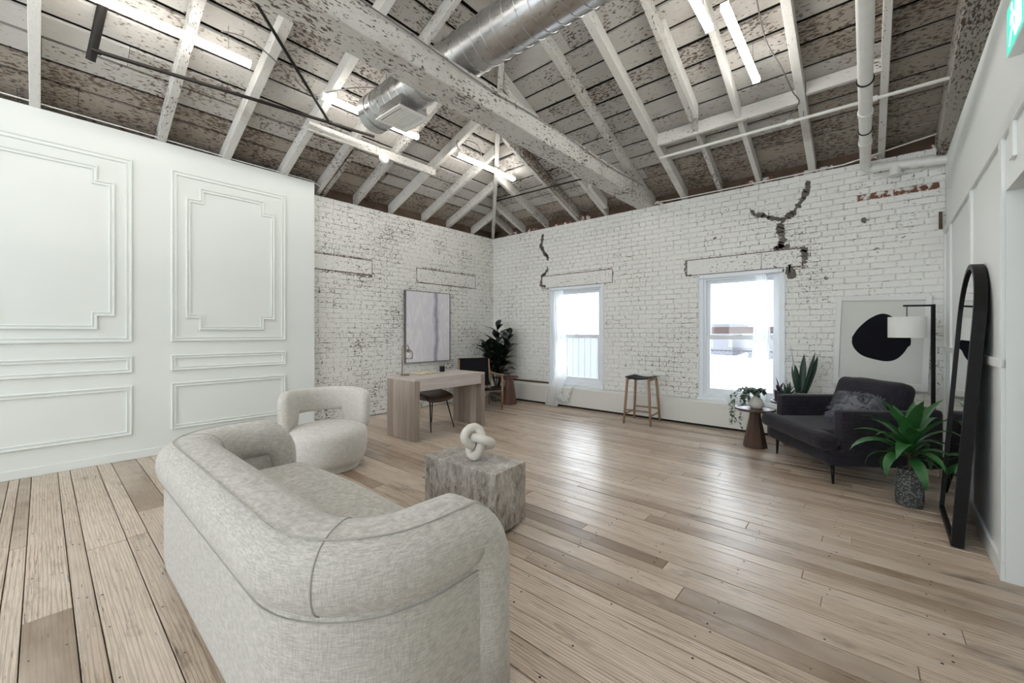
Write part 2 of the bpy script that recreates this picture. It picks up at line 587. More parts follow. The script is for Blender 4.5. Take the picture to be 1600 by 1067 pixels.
def rounded(name, mat, parent, half, r, n=10, puff=0.0, loc=(0, 0, 0), rot=(0, 0, 0), rough=0.0, seed=0, fn=None):
    """a rounded, slightly puffed cushion block centred on its own origin"""
    hx, hy, hz = half
    bm = bmesh.new()
    bmesh.ops.create_cube(bm, size=2)
    bmesh.ops.subdivide_edges(bm, edges=bm.edges, cuts=n, use_grid_fill=True)
    for v in bm.verts:
        # spread grid lines towards the edges so that the rounding has enough rows
        def sp(t):
            return math.copysign(abs(t) ** 0.7, t)
        p = Vector((sp(v.co.x) * hx, sp(v.co.y) * hy, sp(v.co.z) * hz))
        q = Vector((max(-hx + r, min(hx - r, p.x)), max(-hy + r, min(hy - r, p.y)), max(-hz + r, min(hz - r, p.z))))
        d = p - q
        if d.length > 1e-6:
            p = q + d.normalized() * r
        k = (1 - min(1, (p.x / hx) ** 2)) * (1 - min(1, (p.y / hy) ** 2))
        p.z += math.copysign(puff * k, p.z) if abs(p.z) > 1e-4 else 0
        if rough:
            p += mnoise.noise_vector(p * 5 + Vector((seed, 0, 0))) * rough
        if fn:
            p = Vector(fn(p))
        v.co = p
    me = bpy.data.meshes.new(name)
    bm.to_mesh(me)
    bm.free()
    me.materials.append(M[mat])
    me.polygons.foreach_set('use_smooth', [True] * len(me.polygons))
    return link(name, me, parent, loc, rot)


# ------------------------------------------------------------------ room shell
XL, YB = -5.95, 6.25          # faces of the brick walls
XP = -5.80                    # face of the panelled partition
WT = 3.30                     # top of the brick walls
ZB, T, RUN = 3.50, 0.38, 4.4  # underside of the roof boards at the wall, pitch, run up to the flat top
ZTOP = ZB + T * RUN
W1 = (-4.47, -3.36, 0.36, 2.16)
W2 = (-1.83, -0.78, 0.36, 2.16)
XR = 2.6                      # outer wall of the next room

floor = box('floor', 'plate', None, -6.2, XR, -4.0, 6.5, -0.12, -0.022)
tag(floor, 'worn bleached pine plank floor with dark nail heads', 'floor', kind='structure')

rows = [-4.0 + 0.26 * k for k in range(13)] + [-0.62, -0.50, -0.37, -0.245, -0.19, -0.13, -0.06, 0.10, 0.178, 0.36, 0.465, 0.648, 0.76]
while rows[-1] < YB - 0.02:
    rows.append(rows[-1] + R.choice([0.088, 0.10, 0.105, 0.115, 0.125, 0.135]))
nails = MB()
for i in range(len(rows) - 1):
    y0, y1 = rows[i] + 0.0022, min(rows[i + 1], YB + 0.05) - 0.0022
    cuts = [-5.93]
    if y0 < -0.65:
        cuts.append(1.2)
    while cuts[-1] < 0.9:
        cuts.append(cuts[-1] + (R.uniform(1.4, 3.2) if y0 > 0.7 else R.uniform(0.9, 2.4)))
    for a, b in zip(cuts, cuts[1:]):
        b = min(b, 1.2)
        z = R.uniform(-0.0015, 0.0015)
        m = MB().box(a + 0.001, b - 0.001, y0, y1, -0.022, z)
        m.obj('floor_plank', 'floor', floor, bevel=0.0018)
    for j in range(17 if y0 > -0.7 else 0):
        xj = -5.75 + 0.4 * j + R.uniform(-0.02, 0.02)
        for yy in ((y0 + 0.022, y1 - 0.022) if y1 - y0 > 0.07 else ((y0 + y1) / 2,)):
            if R.random() < 0.55:
                c = (xj + R.uniform(-0.03, 0.03), yy + R.uniform(-0.006, 0.006))
                rr = R.uniform(0.0036, 0.0062)
                nails.add([(c[0] + rr * math.cos(a), c[1] + rr * math.sin(a), 0.0021) for a in [k * PI / 3 for k in range(6)]], [(0, 1, 2, 3, 4, 5)])
tag(nails.obj('nail_heads', 'nail', floor), kind='stuff')

# --- back wall: mortar core with two window openings
wall_back = MB()
y0, y1 = YB + 0.006, YB + 0.34
for x0, x1, z0, z1 in ((-6.3, W1[0], 0, WT), (W1[0], W1[1], 0, W1[2]), (W1[0], W1[1], W1[3], WT), (W1[1], W2[0], 0, WT),
                       (W2[0], W2[1], 0, W2[2]), (W2[0], W2[1], W2[3], WT), (W2[1], XR, 0, WT)):
    wall_back.box(x0, x1, y0, y1, z0, z1)
wall_back = wall_back.obj('wall_back', 'joint', None)
tag(wall_back, 'white painted brick wall with two sash windows and mortar-filled cracks', 'wall', kind='structure')
wall_left = MB().box(XL - 0.34, XL - 0.006, -4.0, YB + 0.006, 0, WT).obj('wall_left', 'joint_chipped', None)
tag(wall_left, 'flaking white painted brick wall behind the desk', 'wall', kind='structure')

_bm_cache = {}


def brick_mesh(L, Hh, axis, mat):
    key = (round(L, 3), round(Hh, 3), axis, mat, R.randrange(6))
    if key not in _bm_cache:
        c = 0.005
        def P(a, d, z):
            return (a, -d, z) if axis == 'x' else (d, a, z)
        j = lambda: R.uniform(-0.0022, 0.0022)
        back = [P(-L / 2, -0.006, -Hh / 2), P(L / 2, -0.006, -Hh / 2), P(L / 2, -0.006, Hh / 2), P(-L / 2, -0.006, Hh / 2)]
        mid = [P(-L / 2 + j(), -0.002, -Hh / 2), P(L / 2 + j(), -0.002, -Hh / 2), P(L / 2 + j(), -0.002, Hh / 2), P(-L / 2 + j(), -0.002, Hh / 2)]
        fr = [P(-L / 2 + c, 0.001 + j(), -Hh / 2 + c), P(L / 2 - c, 0.001 + j(), -Hh / 2 + c), P(L / 2 - c, 0.001 + j(), Hh / 2 - c), P(-L / 2 + c, 0.001 + j(), Hh / 2 - c)]
        vs = back + mid + fr
        fs = [(8, 9, 10, 11)]
        for k in range(4):
            n = (k + 1) % 4
            fs += [(k, n, 4 + n, 4 + k), (4 + k, 4 + n, 8 + n, 8 + k)]
        _bm_cache[key] = MB().add(vs, fs).mesh('brick', mat)
    return _bm_cache[key]


def lay_bricks(wall, axis, u0, u1, holes, mat, near, reds=()):
    """300 nearest bricks as objects, the others as one mesh"""
    bricks = []
    CH = 0.0733
    for k in range(45):
        z0 = k * CH + 0.003
        z1 = (k + 1) * CH - 0.003
        header = k % 6 == 5
        Lb = 0.108 if header else 0.222
        u = u0 - (0.11 if k % 2 else 0.0) - R.uniform(0, 0.02)
        while u < u1:
            a, b = max(u + 0.004, u0), min(u + Lb - 0.004, u1)
            u += Lb
            segs = [(a, b)]
            for h0, h1, hz0, hz1 in holes:
                if z1 > hz0 + 0.01 and z0 < hz1 - 0.01:
                    ns = []
                    for s0, s1 in segs:
                        if s1 <= h0 or s0 >= h1:
                            ns.append((s0, s1))
                        else:
                            if h0 - s0 > 0.03:
                                ns.append((s0, h0))
                            if s1 - h1 > 0.03:
                                ns.append((h1, s1))
                    segs = ns
            bricks += [(s0, s1, z0, z1) for s0, s1 in segs if s1 - s0 > 0.03]
    bricks.sort(key=lambda b: near((b[0] + b[1]) / 2, (b[2] + b[3]) / 2))
    rest = MB()
    for i, (a, b, z0, z1) in enumerate(bricks):
        cu, cz = (a + b) / 2, (z0 + z1) / 2
        d = R.uniform(-0.003, 0.001)
        loc = (cu, YB + d, cz) if axis == 'x' else (XL + d, cu, cz)
        red = any(r0 < cu < r1 and q0 < cz < q1 for r0, r1, q0, q1 in reds)
        me = brick_mesh(b - a, z1 - z0, axis, 'red' if red else mat)
        if i < 300 or red:
            link('brick', me, wall, loc)
        else:
            rest.add([(v.co.x + loc[0], v.co.y + loc[1], v.co.z + loc[2]) for v in me.vertices], [tuple(p.vertices) for p in me.polygons])
    tag(rest.obj('brickwork', mat, wall), kind='stuff')


L1 = (-4.66, -3.19, 2.16, 2.39)     # timber lintels over the windows
L2 = (-2.00, -0.59, 2.16, 2.39)
holes = [W1, W2, L1, L2]
lay_bricks(wall_back, 'x', XL, 0.64, holes, 'brick', lambda u, z: u * -0.756 * 0 + math.hypot(u, 6.25) + 0.3 * abs(z - 1.6) - 0.4 * u,
           reds=((-0.05, 0.27, 2.84, 2.90), (0.33, 0.50, 2.84, 2.90)))
LL = [(2.4, 3.46, 2.24, 2.47), (4.31, 5.74, 2.21, 2.46)]
lay_bricks(wall_left, 'y', 2.4, YB, LL, 'brick_chipped', lambda u, z: u + 0.25 * abs(z - 1.6))


def lintel(name, wall, axis, u0, u1, z0, z1, parts=1):
    cuts = [u0 + 0.008] + [u0 + (u1 - u0) * f for f in ((0.68,) if parts == 2 else ())] + [u1 - 0.008]
    for a, b in zip(cuts, cuts[1:]):
        if axis == 'x':
            box(name, 'lintel', wall, a + 0.002, b - 0.002, YB - 0.004, YB + 0.1, z0 + 0.006, z1 - 0.006, bevel=0.004)
        else:
            box(name, 'brick_chipped', wall, XL - 0.1, XL + 0.003, a, b, z0 + 0.006, z1 - 0.006, bevel=0.004)
    m = MB()   # dark open joint round the lintel
    if axis == 'x':
        m.box(u0 - 0.004, u1 + 0.004, YB + 0.001, YB + 0.05, z0 - 0.002, z1 + 0.004)
    else:
        m.box(XL - 0.05, XL - 0.002, u0 - 0.004, u1 + 0.004, z0 - 0.004, z1 + 0.004)
    m.obj('open_joint', 'plate', wall)


lintel('timber_lintel', wall_back, 'x', *L1)
lintel('timber_lintel', wall_back, 'x', *L2, parts=2)
for l in LL:
    lintel('timber_lintel', wall_left, 'y', *l)
# blind window slots and the raised strip above the painting
for u0, u1, z0, z1 in ((4.60, 5.25, 2.60, 2.72), (4.5, 5.0, 2.10, 2.17)):
    box('raised_strip', 'brick_chipped', wall_left, XL - 0.02, XL + 0.006, u0, u1, z0, z1, bevel=0.003)


def smear(path, w, name='mortar_patch'):
    """ragged mortar smeared along a crack in the back wall"""
    pts = []
    for (a, b) in zip(path, path[1:]):
        n = max(2, int(math.dist(a, b) / 0.011))
        for k in range(n):
            f = k / n
            pts.append((a[0] + (b[0] - a[0]) * f + R.uniform(-.014, .014), a[1] + (b[1] - a[1]) * f + R.uniform(-.004, .004)))
    L_, R_ = [], []
    for i, p in enumerate(pts):
        q = pts[min(i + 1, len(pts) - 1)]
        o = pts[max(i - 1, 0)]
        tx, tz = q[0] - o[0], q[1] - o[1]
        l = math.hypot(tx, tz) or 1
        ww = w * 1.55 * (0.45 + 0.9 * abs(mnoise.noise(Vector((p[0] * 9, p[1] * 9, 3)))) + R.uniform(-.3, .55)) * (1 if 1 < i < len(pts) - 2 else 0.3)
        L_.append((p[0] - tz / l * ww, p[1] + tx / l * ww))
        R_.append((p[0] + tz / l * ww * R.uniform(.6, 1.2), p[1] - tx / l * ww))
    m = MB()
    n = len(pts)
    vs = [(x, YB - 0.0065, z) for x, z in L_] + [(x, YB - 0.0065, z) for x, z in R_] + [(x, YB + 0.004, z) for x, z in L_] + [(x, YB + 0.004, z) for x, z in R_]
    fs = []
    for i in range(n - 1):
        fs += [(i, i + 1, n + i + 1, n + i), (2 * n + i, 2 * n + i + 1, i + 1, i), (n + i, n + i + 1, 3 * n + i + 1, 3 * n + i)]
    m.add(vs, fs).obj(name, 'patch', wall_back)


smear([(-0.54, 3.22), (-0.55, 3.10), (-0.60, 2.98), (-0.68, 2.86), (-0.80, 2.77), (-0.84, 2.66), (-0.80, 2.55), (-0.84, 2.42)], 0.030)
smear([(-0.82, 2.78), (-0.93, 2.82), (-1.03, 2.88), (-1.12, 2.90), (-1.17, 3.0)], 0.020)
smear([(-0.59, 2.41), (-0.565, 2.30), (-0.58, 2.18)], 0.022)
smear([(-0.80, 2.13), (-0.72, 2.10), (-0.66, 2.13)], 0.045)
smear([(-0.92, 2.41), (-0.80, 2.44), (-0.72, 2.41)], 0.022)
smear([(-4.64, 3.20), (-4.66, 3.05), (-4.69, 2.98), (-4.61, 2.86), (-4.60, 2.80), (-4.53, 2.79), (-4.52, 2.66)], 0.024)
smear([(-4.54, 2.58), (-4.52, 2.50), (-4.60, 2.43), (-4.66, 2.40), (-4.68, 2.22), (-4.60, 2.20), (-4.56, 2.17)], 0.018)
smear([(-2.01, 2.40), (-2.015, 2.17), (-1.9, 2.165)], 0.008)
for cx, cz, w in ((0.0, 2.62, .035), (0.33, 2.38, .02), (-1.6, 2.66, .03), (-0.35, 1.98, .03), (-0.44, 1.87, .025), (-0.37, 1.72, .02), (-2.95, 0.78, .03), (0.10, 2.28, .02), (-0.1, 2.41, .014)):
    smear([(cx - w, cz - w * .2), (cx, cz + .01), (cx + w, cz)], w * 0.6, 'flaked_spot')

# ragged strip on the wall tops and the dark void between rafters
ledge = MB().box(XL - 0.34, XR, YB + 0.10, YB + 0.34, WT, ZB + 0.25).obj('trim_1', 'plate', None)
tag(ledge, 'dark brown timber plate between the rafters above the window wall', 'trim', kind='structure')
ledge2 = MB().box(XL - 0.34, XL - 0.10, -4.0, YB + 0.1, WT, ZB + 0.25).obj('trim_2', 'plate', None)
tag(ledge2, 'dark timber plate between the rafters above the desk wall', 'trim', kind='structure')
for x in [XL + 0.3 + 0.62 * k for k in range(11)]:
    if R.random() < 0.7:
        a = x + R.uniform(-.1, .1)
        box('loose_brick', 'red', ledge, a, a + R.uniform(0.18, 0.4), YB + 0.06, YB + 0.1, WT, WT + R.uniform(0.05, 0.11), bevel=0.008)

# --- panelled partition on the left
panel = MB().box(XP - 0.13, XP, -4.0, 2.49, 0, 3.41).obj('wall_panelled', 'panelwall', None)
tag(panel, 'pale grey-green partition wall with framed panel mouldings', 'wall', kind='structure')
PROF = [(0.0, 0.0), (0.0, 0.014), (0.006, 0.021), (0.015, 0.021), (0.020, 0.009), (0.036, 0.009), (0.041, 0.016), (0.049, 0.016), (0.053, 0.0)]


def moulding(poly, name='panel_moulding', k=1.0):
    """mitred moulding round a rectilinear polygon of (y, z), listed counter-clockwise seen from +x"""
    n = len(poly)
    rings = []
    for i in range(n):
        p, a, b = Vector(poly[i]), Vector(poly[i - 1]), Vector(poly[(i + 1) % n])
        d0, d1 = (p - a).normalized(), (b - p).normalized()
        n0, n1 = Vector((-d0.y, d0.x)), Vector((-d1.y, d1.x))
        mit = n0 + n1
        rings.append([(XP + h, p.x + mit.x * o * k, p.y + mit.y * o * k) for o, h in PROF])
    m = MB().rings(rings, closed=True)
    m.obj(name, 'panelwall', panel)


def rect(y0, y1, z0, z1):
    return [(y0, z0), (y1, z0), (y1, z1), (y0, z1)]


for ya, yb in ((0.936, 2.114), (-0.56, 0.622), (-2.06, -0.876), (-3.55, -2.37)):
    moulding(rect(ya, yb, 1.225, 3.13))
    a, b, c, d = ya + 0.13, yb - 0.13, ya + 0.255, yb - 0.255
    moulding([(c, 1.355), (d, 1.355), (d, 1.49), (b, 1.49), (b, 2.85), (d, 2.85), (d, 2.99), (c, 2.99), (c, 2.85), (a, 2.85), (a, 1.49), (c, 1.49)], k=0.85)
    moulding(rect(ya, yb, 0.905, 1.08), k=0.8)
    moulding(rect(ya, yb, 0.255, 0.77), k=0.9)
bb = box('baseboard_left', 'panelwall', None, XP, XP + 0.012, -4.0, 2.49, 0.0, 0.085, bevel=0.003)
tag(bb, 'low pale baseboard at the foot of the panelled wall', 'baseboard', kind='structure')

# --- right partition, slightly out of square, with a doorway
RA = math.atan2(0.075, 2.85)
wall_right = MB()
for y0, y1, z0, z1 in ((-0.0, 2.9, 0, 3.17), (-0.98, 0.0, 2.08, 3.17), (-7.3, -0.98, 0, 3.17)):
    wall_right.box(0, 0.16, y0, y1, z0, z1)
wall_right = wall_right.obj('wall_right', 'white', None, loc=(0.565, 3.36, 0), rot=(0, 0, -RA))
tag(wall_right, 'white board-and-batten partition wall with a doorway', 'wall', kind='structure')
for y0, y1, z0, z1 in ((0.0, 2.89, 2.365, 2.44), (0.0, 2.89, 1.135, 1.185), (-0.05, 2.89, 0.0, 0.10)):
    box('rail', 'trimwhite', wall_right, -0.018, 0, y0 if z0 > .05 else 0.0, y1, z0, z1, bevel=0.002)
for yc, w, z0, z1 in ((2.86, 0.05, 0.1, 2.365), (2.36, 0.08, 0.1, 2.365), (1.10, 0.08, 0.1, 2.365), (-0.22, 0.08, 2.19, 2.365), (0.04, 0.08, 0.1, 2.365)):
    box('batten', 'trimwhite', wall_right, -0.016, 0, yc - w / 2, yc + w / 2, z0, z1, bevel=0.002)
box('rail', 'trimwhite', wall_right, -0.018, 0, -1.5, 0.0, 2.365, 2.44, bevel=0.002)

# --- walls that close the building out of view
for nm, lab, b in (('wall_outer', 'plain white wall of the next room', (XR, XR + 0.2, -4.0, 6.6, 0, 5.4)),):
    tag(MB().box(*b).obj(nm, 'white', None), lab, 'wall', kind='structure')


# rear wall of the building behind the viewpoint, with unseen windows added for more daylight
rear = MB()
xs = [-5.6, -4.3, -3.9, -2.6, -2.2, -0.9, -0.5, 0.4]
rear.box(-6.2, XR, -4.2, -4.0, 0, 0.7).box(-6.2, XR, -4.2, -4.0, 3.1, 5.4)
rear.box(-6.2, xs[0], -4.2, -4.0, 0.7, 3.1).box(xs[-1], XR, -4.2, -4.0, 0.7, 3.1)
for a, b in zip(xs[1:-1:2], xs[2::2]):
    rear.box(a, b, -4.2, -4.0, 0.7, 3.1)
rear = rear.obj('wall_rear', 'white', None)
tag(rear, 'plain white unseen rear wall with added tall windows', 'wall', kind='structure')
for a, b in zip(xs[0::2], xs[1::2]):
    m = MB()
    for q in ((a, a + .06, 0.7, 3.1), (b - .06, b, 0.7, 3.1), (a + .06, b - .06, 0.7, 0.76), (a + .06, b - .06, 3.04, 3.1), (a + .06, b - .06, 1.87, 1.93)):
        m.box(q[0], q[1], -4.14, -4.06, q[2], q[3])
    m.obj('added_window_frame', 'pvc', rear)


# ------------------------------------------------------------------ roof
def zb(y):
    return ZB + T * (YB - y)


def zl(x):
    return ZB + T * (x - XL)


def hip_y(x):
    return YB - (x - XL)


deck = MB()
o = 0.055
ya, xa = YB - RUN, XL + RUN
XE, YE = XR, -4.0
deck.hexa([(XL - .5, YB + .5, ZB - .19 + o), (XE, YB + .5, ZB - .19 + o), (XE, ya, ZTOP + o), (xa, ya, ZTOP + o)],
          [(XL - .5, YB + .5, ZB + .1), (XE, YB + .5, ZB + .1), (XE, ya, ZTOP + .3), (xa, ya, ZTOP + .3)])
deck.hexa([(XL - .5, YB + .5, ZB - .19 + o), (xa, ya, ZTOP + o), (xa, YE, ZTOP + o), (XL - .5, YE, ZB - .19 + o)],
          [(XL - .5, YB + .5, ZB + .1), (xa, ya, ZTOP + .3), (xa, YE, ZTOP + .3), (XL - .5, YE, ZB + .1)])
ceiling = deck.obj('ceiling', 'deck', None)
tag(ceiling, 'open hipped timber roof with peeling white boards and rafters', 'ceiling', kind='structure')
box('flat_top', 'white', ceiling, xa - 0.02, XE, YE, ya + 0.02, ZTOP + 0.03, ZTOP + 0.3)

XCUT, YCUT = 2.3, -3.9
s = -0.12
while s < RUN:
    w = R.uniform(0.165, 0.235)
    gap = R.choice([0.012, 0.024, 0.032, 0.038, 0.044])
    s1 = min(s + w, RUN)
    th = 0.024
    for side in 'bl':
        dz = R.uniform(-0.004, 0.004)
        if side == 'b':
            ends = sorted([R.uniform(-3.6, -2.0), R.choice([-0.5, -0.5, 0.14, -1.08])])
            cuts = [None] + [e for e in ends if e > XL + s1 + 0.3] + [XCUT]
        else:
            ends = sorted([R.uniform(-1.0, 0.8), R.uniform(1.8, 4.2)])
            cuts = [YCUT] + [e for e in ends if e < YB - s1 - 0.3] + [None]
        for a, b in zip(cuts, cuts[1:]):
            g = 0.002
            if side == 'b':
                a0, a1 = (XL + s + 0.004, XL + s1 + 0.004) if a is None else (a + g, a + g)
                q = [(a0, YB - s), (b - g, YB - s), (b - g, YB - s1), (a1, YB - s1)]
                lo = [(x, y, zb(y) + dz) for x, y in q]
            else:
                b0, b1 = (YB - s - 0.004, YB - s1 - 0.004) if b is None else (b - g, b - g)
                q = [(XL + s, a + g), (XL + s1, a + g), (XL + s1, b1), (XL + s, b0)]
                lo = [(x, y, zl(x) + dz) for x, y in q]
            hi = [(x, y, z + th) for x, y, z in lo]
            worn = s < 0.12 or (s < 0.5 and R.random() < 0.55) or (side == 'b' and (q[0][0] + q[1][0]) / 2 > 0.2 and s < 1.6)
            MB().hexa(lo, hi).obj('roof_board', {'b': ('board_x', 'bare_x'), 'l': ('board_y', 'bare_y')}[side][worn], ceiling)
    s = s1 + gap

RD = 0.15   # rafter depth, measured plumb


def rafter(axis, c, run, w=0.055, depth=RD, start=-0.16, mat=None, drop=0.0, skew=0.0, name='rafter'):
    e = run
    def P(off, st, z):
        cc = c + off + skew * st
        return (cc, YB - st, zb(YB - st) + z) if axis == 'y' else (XL + st, cc, zl(XL + st) + z)
    a = [P(-w / 2, start, -drop), P(w / 2, start, -drop), P(w / 2, start, -depth - drop), P(-w / 2, start, -depth - drop)]
    b = [P(-w / 2, e, -drop), P(w / 2, e, -drop), P(w / 2, e, -depth - drop), P(-w / 2, e, -depth - drop)]
    return MB().hexa(a, b).obj(name, mat or ('raft_y' if axis == 'y' else 'raft_x'), ceiling, bevel=0.004)


for x, w in ((-5.50, .05), (-5.17, .06), (-4.60, .06), (-3.91, .06), (-3.345, .065), (-2.56, .07), (-2.05, .085), (-1.557, .055), (-1.08, .055), (-0.50, .075), (0.14, .06), (1.3, .07), (1.9, .07)):
    rafter('y', x, min(x - XL, RUN) - 0.02, w, skew=R.uniform(-.012, .012))
for y, w in ((5.73, .05), (5.09, .06), (4.51, .06), (3.84, .065), (3.217, .065), (2.62, .06), (2.10, .08), (1.455, .085), (0.86, .075), (0.30, .0), (-0.04, .07), (-0.62, .06), (-1.2, .06), (-1.8, .06), (-2.4, .06), (-3.0, .06), (-3.6, .06)):
    if w:
        rafter('x', y, min(YB - y, RUN) - 0.02, w, skew=R.uniform(-.012, .012))
# old heavy rafter above the right partition
rafter('y', 0.72, RUN - .02, 0.30, 0.30, mat='rough_timber', name='heavy_rafter')
# sistered lengths beside some rafters
rafter('y', -1.49, 2.3, 0.05, 0.15, start=1.25, name='sister_rafter')
rafter('y', -3.27, 0.62, 0.07, 0.15, start=0.1, name='sister_rafter')
rafter('x', 2.70, 0.9, 0.06, 0.15, mat='rough_timber', name='sister_rafter')
rafter('y', -3.84, 1.6, 0.05, 0.15, mat='rough_timber', name='sister_rafter')
# hip rafter over the corner
h0, h1 = -0.12, RUN
dx = 0.7071 * 0.035
def HP(st, off, z):
    return (XL + st + off * 0.7071, YB - st + off * 0.7071, ZB + T * st + z)
MB().hexa([HP(h0, -.03, 0.02), HP(h0, .03, 0.02), HP(h0, .03, -.19), HP(h0, -.03, -.19)],
          [HP(h1, -.03, 0.02), HP(h1, .03, 0.02), HP(h1, .03, -.19), HP(h1, -.03, -.19)]).obj('hip_rafter', 'raft_y', ceiling, bevel=0.004)

# purlin boards fixed across the rafters
def purlin(name, axis, c, z, u0, u1, t=0.04, h=0.13, label=None):
    m = MB()
    if axis == 'x':
        m.box(u0, u1, c - t / 2, c + t / 2, z - h / 2, z + h / 2)
    else:
        m.box(c - t / 2, c + t / 2, u0, u1, z - h / 2, z + h / 2)
    return m.obj(name, 'raft_x' if axis == 'x' else 'raft_y', ceiling, bevel=0.004)


purlin('cross_board', 'x', 5.20, zb(5.20) - 0.10, -2.02, -0.52, 0.05, 0.15)
purlin('cross_board', 'x', 5.16, zb(5.16) - 0.08, -0.46, 0.12, 0.05, 0.13)
purlin('cross_board', 'y', -4.87, zl(-4.87) - 0.19, 2.02, 3.86, 0.035, 0.11)

# big tie beam
beam = MB()
n = 46
rings = []
for i in range(n + 1):
    y = -3.9 + (YB + 0.12 + 3.9) * i / n
    q = []
    for (x, z) in ((-2.755, 3.292), (-2.50, 3.292), (-2.50, 3.515), (-2.755, 3.515)):
        v = mnoise.noise_vector(Vector((x * 9, y * 2.3, z * 9))) * 0.008
        q.append((x + v.x, y, z + v.z))
    rings.append(q)
beam.rings(rings)
beam = beam.obj('tie_beam', 'beam', None, bevel=0.006)
tag(beam, 'massive hewn tie beam with flaking white paint crossing the room', 'beam', kind='structure')

# ------------------------------------------------------------------ windows
def window(idx, W, label):
    x0, x1, z0, z1 = W
    root = thing(f'window_{idx}', label, 'window', ((x0 + x1) / 2, YB, z0))
    root['kind'] = 'structure'
    hw, h = (x1 - x0) / 2, z1 - z0
    def ring(name, a, w, ya, yb, za, zb_, par=root, bev=0.004):
        m = MB()
        m.box(-a, -a + w, ya, yb, za, zb_)
        m.box(a - w, a, ya, yb, za, zb_)
        m.box(-a + w, a - w, ya, yb, zb_ - w, zb_)
        m.box(-a + w, a - w, ya, yb, za, za + w)
        return m.obj(name, 'pvc', par, bevel=bev)
    ring('casing', hw - 0.002, 0.065, 0.0, 0.12, 0.03, h - 0.002)
    ring('stop', hw - 0.062, 0.03, 0.03, 0.14, 0.09, h - 0.06)
    mz = 1.26 - z0
    a = hw - 0.088
    for nm, za, zb_, y in (('upper_sash', mz - 0.02, h - 0.085, 0.085), ('lower_sash', 0.115, mz + 0.022, 0.05)):
        s_ = ring(nm, a, 0.052, y, y + 0.034, za, zb_)
        box('pane', 'glass', s_, -a + 0.05, a - 0.05, y + 0.014, y + 0.018, za + 0.05, zb_ - 0.05)
        if nm == 'lower_sash':
            box('sash_lock', 'pvc', s_, -0.035, 0.035, y - 0.014, y + 0.03, zb_, zb_ + 0.016, bevel=0.004)
    box('sill', 'pvc', root, -hw - 0.012, hw + 0.012, -0.03, 0.13, 0.0, 0.035, bevel=0.005)
    # rough line of white caulk round the frame
    for sx in (-1, 1):
        pts = [(sx * (hw + R.uniform(-.006, .006)), -0.004, 0.02 + k * 0.05) for k in range(int(h / 0.05) + 1)]
        MB().tube(pts, [R.uniform(0.006, 0.014) for _ in pts], 6).obj('caulk_bead', 'pvc', root, smooth=True)
    return root


window(1, W1, 'white double-hung sash window nearer the corner')
window(2, W2, 'white double-hung sash window beside the potted plants')

# ------------------------------------------------------------------ heater along the back wall
heater = thing('baseboard_heater', 'long cream baseboard heater cover under the windows', 'heater', (0, YB, 0))
hx0, hx1 = XL + 0.02, -0.25
cut = [hx0, -3.9, -2.05, -1.0, hx1]
for a, b in zip(cut, cut[1:]):
    m = MB().prism([(-0.155, 0.035), (-0.16, 0.34), (-0.14, 0.36), (-0.008, 0.362), (-0.008, 0.352), (-0.14, 0.35), (-0.15, 0.335), (-0.145, 0.035)], a + 0.0006, b - 0.0006, 'yz')
    m.obj('front_panel', 'heater', heater)
box('rear_plate', 'heater', heater, hx0, hx1, -0.008, -0.002, 0.03, 0.36)
box('toe_recess', 'black', heater, hx0 + .01, hx1 - .01, -0.12, -0.01, 0.0, 0.05)
box('end_cap', 'heater', heater, hx1, hx1 + 0.012, -0.16, -0.002, 0.0, 0.362, bevel=0.003)
# grey wooden ledger above the heater, left of the first window
led = box('wall_ledger', 'plate', None, XL + 0.02, W1[0] - 0.02, YB - 0.02, YB - 0.004, 0.365, 0.395, bevel=0.003)
tag(led, 'narrow dark ledger strip on top of the heater by the corner', 'trim', kind='structure')

# ------------------------------------------------------------------ sofa
def sweep(path, prof_fn, closed=False):
    """rings along a path whose side vector stays horizontal; prof_fn(i, f) -> [(side, up)]"""
    pts = [Vector(p) for p in path]
    n = len(pts)
    side = None
    frames = []
    tang = []
    for i in range(n):
        t = pts[min(i + 1, n - 1)] - pts[max(i - 1, 0)]
        t.normalize()
        tang.append(t)
    for i in range(n):
        t = tang[i]
        hxy = Vector((t.x, t.y, 0))
        if hxy.length > 0.15:
            hxy.normalize()
            side = Vector((-hxy.y, hxy.x, 0))
        frames.append([pts[i], t, side])
    for i in range(n - 1, -1, -1):
        if frames[i][2] is None:
            frames[i][2] = frames[i + 1][2]
    out = []
    for i, (p, t, sd) in enumerate(frames):
        up = t.cross(sd)
        if abs(t.z) < 0.98 and up.z < 0:
            up = -up
        frames[i].append(up)
    for i in range(1, n):      # keep the up vector continuous through the vertical ends
        if frames[i][3].dot(frames[i - 1][3]) < 0:
            frames[i][3] = -frames[i][3]
    rings = [[p + sd * a + up * b for a, b in prof_fn(i, i / (n - 1))] for i, (p, t, sd, up) in enumerate(frames)]
    return rings, frames


def superell(a, b, e, n=28):
    out = []
    for k in range(n):
        t = 2 * PI * k / n
        c_, s_ = math.cos(t), math.sin(t)
        out.append((math.copysign(abs(c_) ** (2 / e), c_) * a, math.copysign(abs(s_) ** (2 / e), s_) * b))
    return out


def arc(c, r, a0, a1, n):
    return [(c[0] + r * math.cos(a0 + (a1 - a0) * k / n), c[1] + r * math.sin(a0 + (a1 - a0) * k / n)) for k in range(n + 1)]


